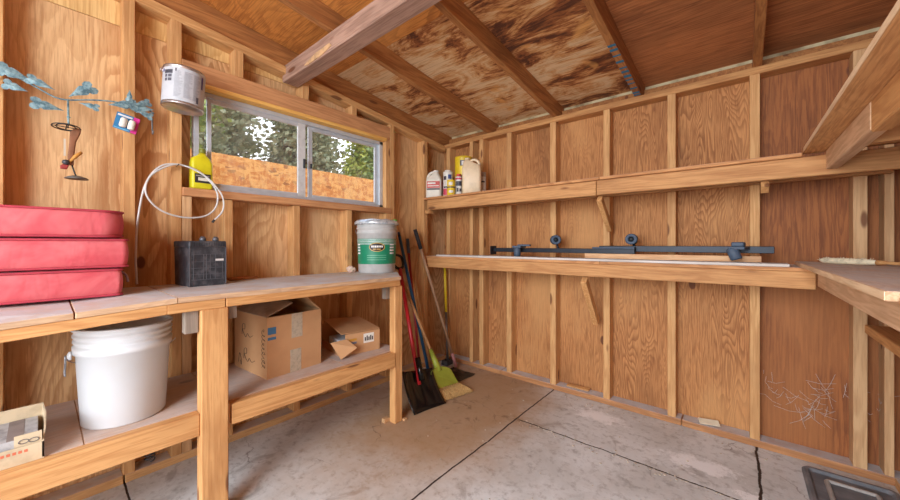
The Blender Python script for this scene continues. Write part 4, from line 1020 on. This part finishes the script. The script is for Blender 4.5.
bm = bmesh.new(); tube(bm, smooth_path([h1_, h1_+Vector((-.01, .04, .02)), h1_+Vector((-.04, .05, .09)), h1_+Vector((-.055, .0, .11)), h1_+Vector((-.05, -.05, .085)), h1_+Vector((-.01, -.04, .02)), h1_], 4), .011, 8); obj('d_grip', bm, SHB, t)
# blue-handled tool
t = thing('push_broom', 'blue handled push broom with dark head leaning in the corner', 'broom', (-1.85, 1.93, 0))
bm = bmesh.new(); pole(bm, (-1.838, 1.929, .10), (-2.195, 1.945, 1.16), .0125); obj('handle', bm, plain('blue_handle', (36, 92, 140), .35), t)
bm = bmesh.new(); tube(bm, [(-2.195, 1.945, 1.16), (-2.208, 1.946, 1.20)], [.0125, .009], 10); obj('end_cap', bm, plain('blue_black_cap', (30, 40, 60), .5), t)
bm = bmesh.new(); box(bm, -1.87, -1.80, 1.86, 2.14, .06, .095, .004); obj('head', bm, BLK, t)
bm = bmesh.new(); box(bm, -1.875, -1.795, 1.865, 2.135, .001, .06, .004); obj('bristles', bm, plain('dark_bristles', (40, 34, 32), .9, bump=.8, nscale=90), t)
# red handle with black grip
t = thing('long_handled_tool', 'thin red handled rod with black grip standing behind the blue broom', 'tool', (-2.0, 2.0, 0))
bm = bmesh.new(); pole(bm, (-1.99, 1.99, .02), (-2.19, 2.045, 1.02), .0105); obj('handle', bm, plain('dark_red_handle', (150, 36, 36), .4), t)
bm = bmesh.new(); tube(bm, [(-2.19, 2.045, 1.02), (-2.214, 2.052, 1.145)], .014, 10); obj('grip', bm, RUB, t)
bm = bmesh.new(); box(bm, -2.02, -1.96, 1.90, 2.0, 0.001, .03, .003); obj('foot', bm, BLK, t)
# plain wooden stick
bm = bmesh.new(); pole(bm, (-2.06, 2.19, .012), (-2.21, 2.10, .80), .0125); tag(obj('wooden_stick', bm, LEG, loc=(-2.06, 2.19, 0)), 'bare wooden stick leaning on the wall behind the broom handle', 'stick')
# green corn broom
t = thing('corn_broom', 'broom with green cap, straw bristles and wooden handle', 'broom', (-1.66, 1.9, 0))
GRN = plain('lime_green_plastic', (150, 160, 56), .45, var=.1); STRAW = plain('straw', (216, 178, 116), .9, var=.35, blotch=(160, 116, 66), nscale=120, bump=.8)
ax0, ax1 = Vector((-1.675, 1.90, .155)), Vector((-2.10, 1.895, .80))
wdir = Vector((.02, .225, -.03)).normalized(); ldir = Vector((.42, .24, -.70)).normalized()
TL, TR = Vector((-1.715, 1.80, .165)), Vector((-1.70, 2.01, .14)); BL, BR_ = Vector((-1.66, 1.835, .055)), Vector((-1.665, 2.06, .028))
nf = (TR-TL).cross(BL-TL).normalized()
if nf.x < 0: nf = -nf
def slab4(bm, q, th, mi=0):
    a = [bm.verts.new(p+nf*th/2) for p in q]; b = [bm.verts.new(p-nf*th/2) for p in q]; bm.faces.new(a); bm.faces.new(b[::-1])
    for i in range(len(q)): bm.faces.new((a[i], a[(i+1) % len(q)], b[(i+1) % len(q)], b[i]))
bm = bmesh.new(); slab4(bm, [TL+(TR-TL)*.06+Vector((0, 0, .02)), TL+(TR-TL)*.30+Vector((-.01, 0, .035)), TL+(TR-TL)*.62+Vector((-.01, 0, .035)), TL+(TR-TL)*.88+Vector((0, 0, .018)), TR, BR_, BL, TL], .035); obj('cap', bm, GRN, t)
top = (TL+TR)/2+Vector((-.008, -.01, .03))
bm = bmesh.new(); tube(bm, [top+Vector((.01, 0, -.02)), top.lerp(ax1, .08), top.lerp(ax1, .20)], [.026, .022, .014], 12); obj('socket', bm, GRN, t)
bm = bmesh.new(); pole(bm, top.lerp(ax1, .15), ax1, .011); obj('handle', bm, lumber('z', (206, 160, 110), (170, 122, 78), key='broom_handle_wood', knots=False), t)
bm = bmesh.new(); rnd = random.Random(9)
QL, QR = Vector((-1.592, 1.80, .004)), Vector((-1.53, 2.065, .004))
for k in range(460):
    u = rnd.random(); p = BL.lerp(BR_, u)+nf*rnd.uniform(-.016, .016)+Vector((0, 0, .010)); p.z = max(p.z, .004)
    q = QL.lerp(QR, min(1, max(0, u+rnd.uniform(-.05, .05))))+Vector((rnd.uniform(-.012, .012), 0, rnd.uniform(0, .014)))
    tube(bm, [p, (p+q)/2+Vector((0, 0, .004)), q], [.0024, .0022, .0014], 4)
obj('bristles', bm, STRAW, t)
# long pale handle with black grip
t = thing('long_handled_tool', 'long pale wooden handle with black grip and pink foot leaning on stud', 'tool', (-1.88, 2.32, 0))
a, b = Vector((-1.905, 2.34, .03)), Vector((-2.155, 2.085, 1.225))
bm = bmesh.new(); pole(bm, lerp(a, b, .10), lerp(a, b, .86), .0125); obj('handle', bm, lumber('z', (186, 150, 118), (150, 116, 88), key='grey_handle_wood', knots=False), t)
bm = bmesh.new(); pole(bm, lerp(a, b, .86), b, .0165, 12); obj('grip', bm, plain('black_foam_grip', (50, 52, 58), .7), t)
bm = bmesh.new(); pole(bm, a, lerp(a, b, .10), .014); obj('pink_sleeve', bm, plain('dusty_pink_plastic', (196, 134, 132), .6), t)
# yellow pole
t = thing('yellow_pole', 'yellow pole with steel lower half behind the lower back shelf', 'pole', (-2.06, 2.40, 0))
a, b = Vector((-2.055, 2.40, .04)), Vector((-2.13, 2.445, .96)); 
bm = bmesh.new(); pole(bm, lerp(a, b, .47), b, .0125); obj('upper_tube', bm, plain('yellow_enamel', (226, 196, 40), .4), t)
bm = bmesh.new(); pole(bm, a, lerp(a, b, .47), .011); obj('lower_tube', bm, plain('dull_steel', (150, 150, 152), .35, .8), t)
bm = bmesh.new(); box(bm, -2.09, -2.02, 2.35, 2.44, .001, .045, .006); obj('foot', bm, BLK, t)
# dark crumpled sheet behind the shovel
bm = bmesh.new(); g = []
for i in range(17):
    row = []
    for j in range(13):
        x = -1.96+.24*i/16; y = 2.16+.22*j/12; e_ = min(i, 16-i, j, 12-j)/6
        row.append(bm.verts.new((x+.02*mnoise.noise(Vector((x*9, y*9, 2))), y+.02*mnoise.noise(Vector((x*9, y*9, 5))), .004+max(0, min(1, e_))*(.02+.03*abs(mnoise.noise(Vector((x*14, y*14, 0))))))))
    g.append(row)
for i in range(16):
    for j in range(12): bm.faces.new((g[i][j], g[i+1][j], g[i+1][j+1], g[i][j+1]))
tag(obj('plastic_sheet', bm, plain('crumpled_dark_plastic', (44, 38, 36), .35, var=.3), loc=(-1.82, 2.28, 0)), 'crumpled dark plastic sheet on the floor behind the broom', 'sheet')

# ------------------------------------------------------------------ floor mat, scraps, gravel, cobwebs
t = thing('rubber_mat', 'grey moulded rubber mat on the floor at the right wall', 'mat', (.4, 2.1, 0))
MATM = plain('grey_rubber', (98, 102, 108), .6, var=.25, blotch=(140, 140, 142), nscale=10)
x0, x1, y0, y1 = .222, .62, 1.35, 2.42
x1 = .525
bm = bmesh.new(); loft(bm, [(.0008, x1-x0, y1-y0, .03, (x0+x1)/2, (y0+y1)/2), (.012, x1-x0, y1-y0, .03, (x0+x1)/2, (y0+y1)/2), (.020, x1-x0-.016, y1-y0-.016, .025, (x0+x1)/2, (y0+y1)/2), (.020, x1-x0-.04, y1-y0-.04, .02, (x0+x1)/2, (y0+y1)/2), (.008, x1-x0-.06, y1-y0-.06, .015, (x0+x1)/2, (y0+y1)/2)], smooth=False); obj('tray', bm, MATM, t)
bm = bmesh.new(); tube(bm, [(x+(x0+x1)/2, y+(y0+y1)/2, .010) for x, y in rrect(x1-x0-.15, y1-y0-.17, .01, 3)], .010, 6, closed=True); obj('inner_ridge', bm, plain('dusty_ridge', (170, 164, 158), .8), t)
bm = bmesh.new(); box(bm, -.20, -.10, 2.515, 2.56, .0415, .045, .001, Matrix.Translation((-.15, 2.54, .043)) @ Matrix.Rotation(.3, 4, 'Z') @ Matrix.Rotation(.35, 4, 'X') @ Matrix.Translation((.15, -2.54, -.030)))
tag(obj('paper_scrap', bm, plain('cream_paper', (226, 216, 190), .8), loc=(-.15, 2.54, .04)), 'cream scrap of card lying on the back wall sill plate', 'scrap')
bm = bmesh.new(); hexa(bm, [(-1.0, 2.53, .041), (-1.0, 2.53, .052), (-1.0, 2.56, .041), (-1.0, 2.56, .055), (-.84, 2.535, .041), (-.84, 2.535, .05), (-.84, 2.57, .041), (-.84, 2.57, .058)], .002)
tag(obj('wood_offcut', bm, LUM_X, loc=(-.92, 2.55, .041)), 'thin wood offcut lying on the sill plate at the back wall', 'wood')
bm = bmesh.new(); rnd = random.Random(21)
for k in range(170):
    if k < 90: x = rnd.uniform(-1.05, .05); y = 1.94+rnd.gauss(0, .02)-.02
    elif k < 130: x = rnd.uniform(-1.0, .18); y = 2.47-abs(rnd.gauss(0, .05))
    else: x = rnd.uniform(-1.5, .15); y = rnd.uniform(1.0, 2.4)
    r = rnd.uniform(.0015, .0055); bmesh.ops.create_icosphere(bm, subdivisions=1, radius=r, matrix=Matrix.Translation((x, y, r*.6)) @ Matrix.Diagonal((1.2, .9, .7, 1)))
tag(obj('gravel', bm, plain('grit', (190, 176, 156), .9, var=.3), loc=(-.5, 2, 0)), 'pale grit and pebbles scattered along the floor joints', 'gravel', kind='stuff')
bm = bmesh.new(); rnd = random.Random(4)
def web(cx, cz, y, n, L, x0=.09, x1=.39):
    for k in range(n):
        a = Vector((cx+rnd.gauss(0, .04), y+rnd.uniform(-.03, .03), cz+rnd.gauss(0, .04))); ang = rnd.uniform(0, 2*PI); b = a+Vector((math.cos(ang)*L, rnd.uniform(-.02, .02), math.sin(ang)*L))*rnd.uniform(.3, 1)
        b.x = min(max(b.x, x0), x1); b.z = max(b.z, .045); b.y = min(b.y, 2.585); m = (a+b)/2+Vector((0, 0, -.01)); tube(bm, [a, m, b], .0006, 4)
web(.26, .25, 2.57, 26, .12); web(.32, .36, 2.56, 14, .12); web(.12, .33, 2.56, 10, .08); web(.475, .35, 2.56, 8, .05, .455, .497)
tag(obj('cobweb', bm, plain('cobweb_silk', (214, 212, 208), .9), loc=(.2, 2.55, .2)), 'dusty white cobweb strands on the back wall boards', 'cobweb', kind='stuff')
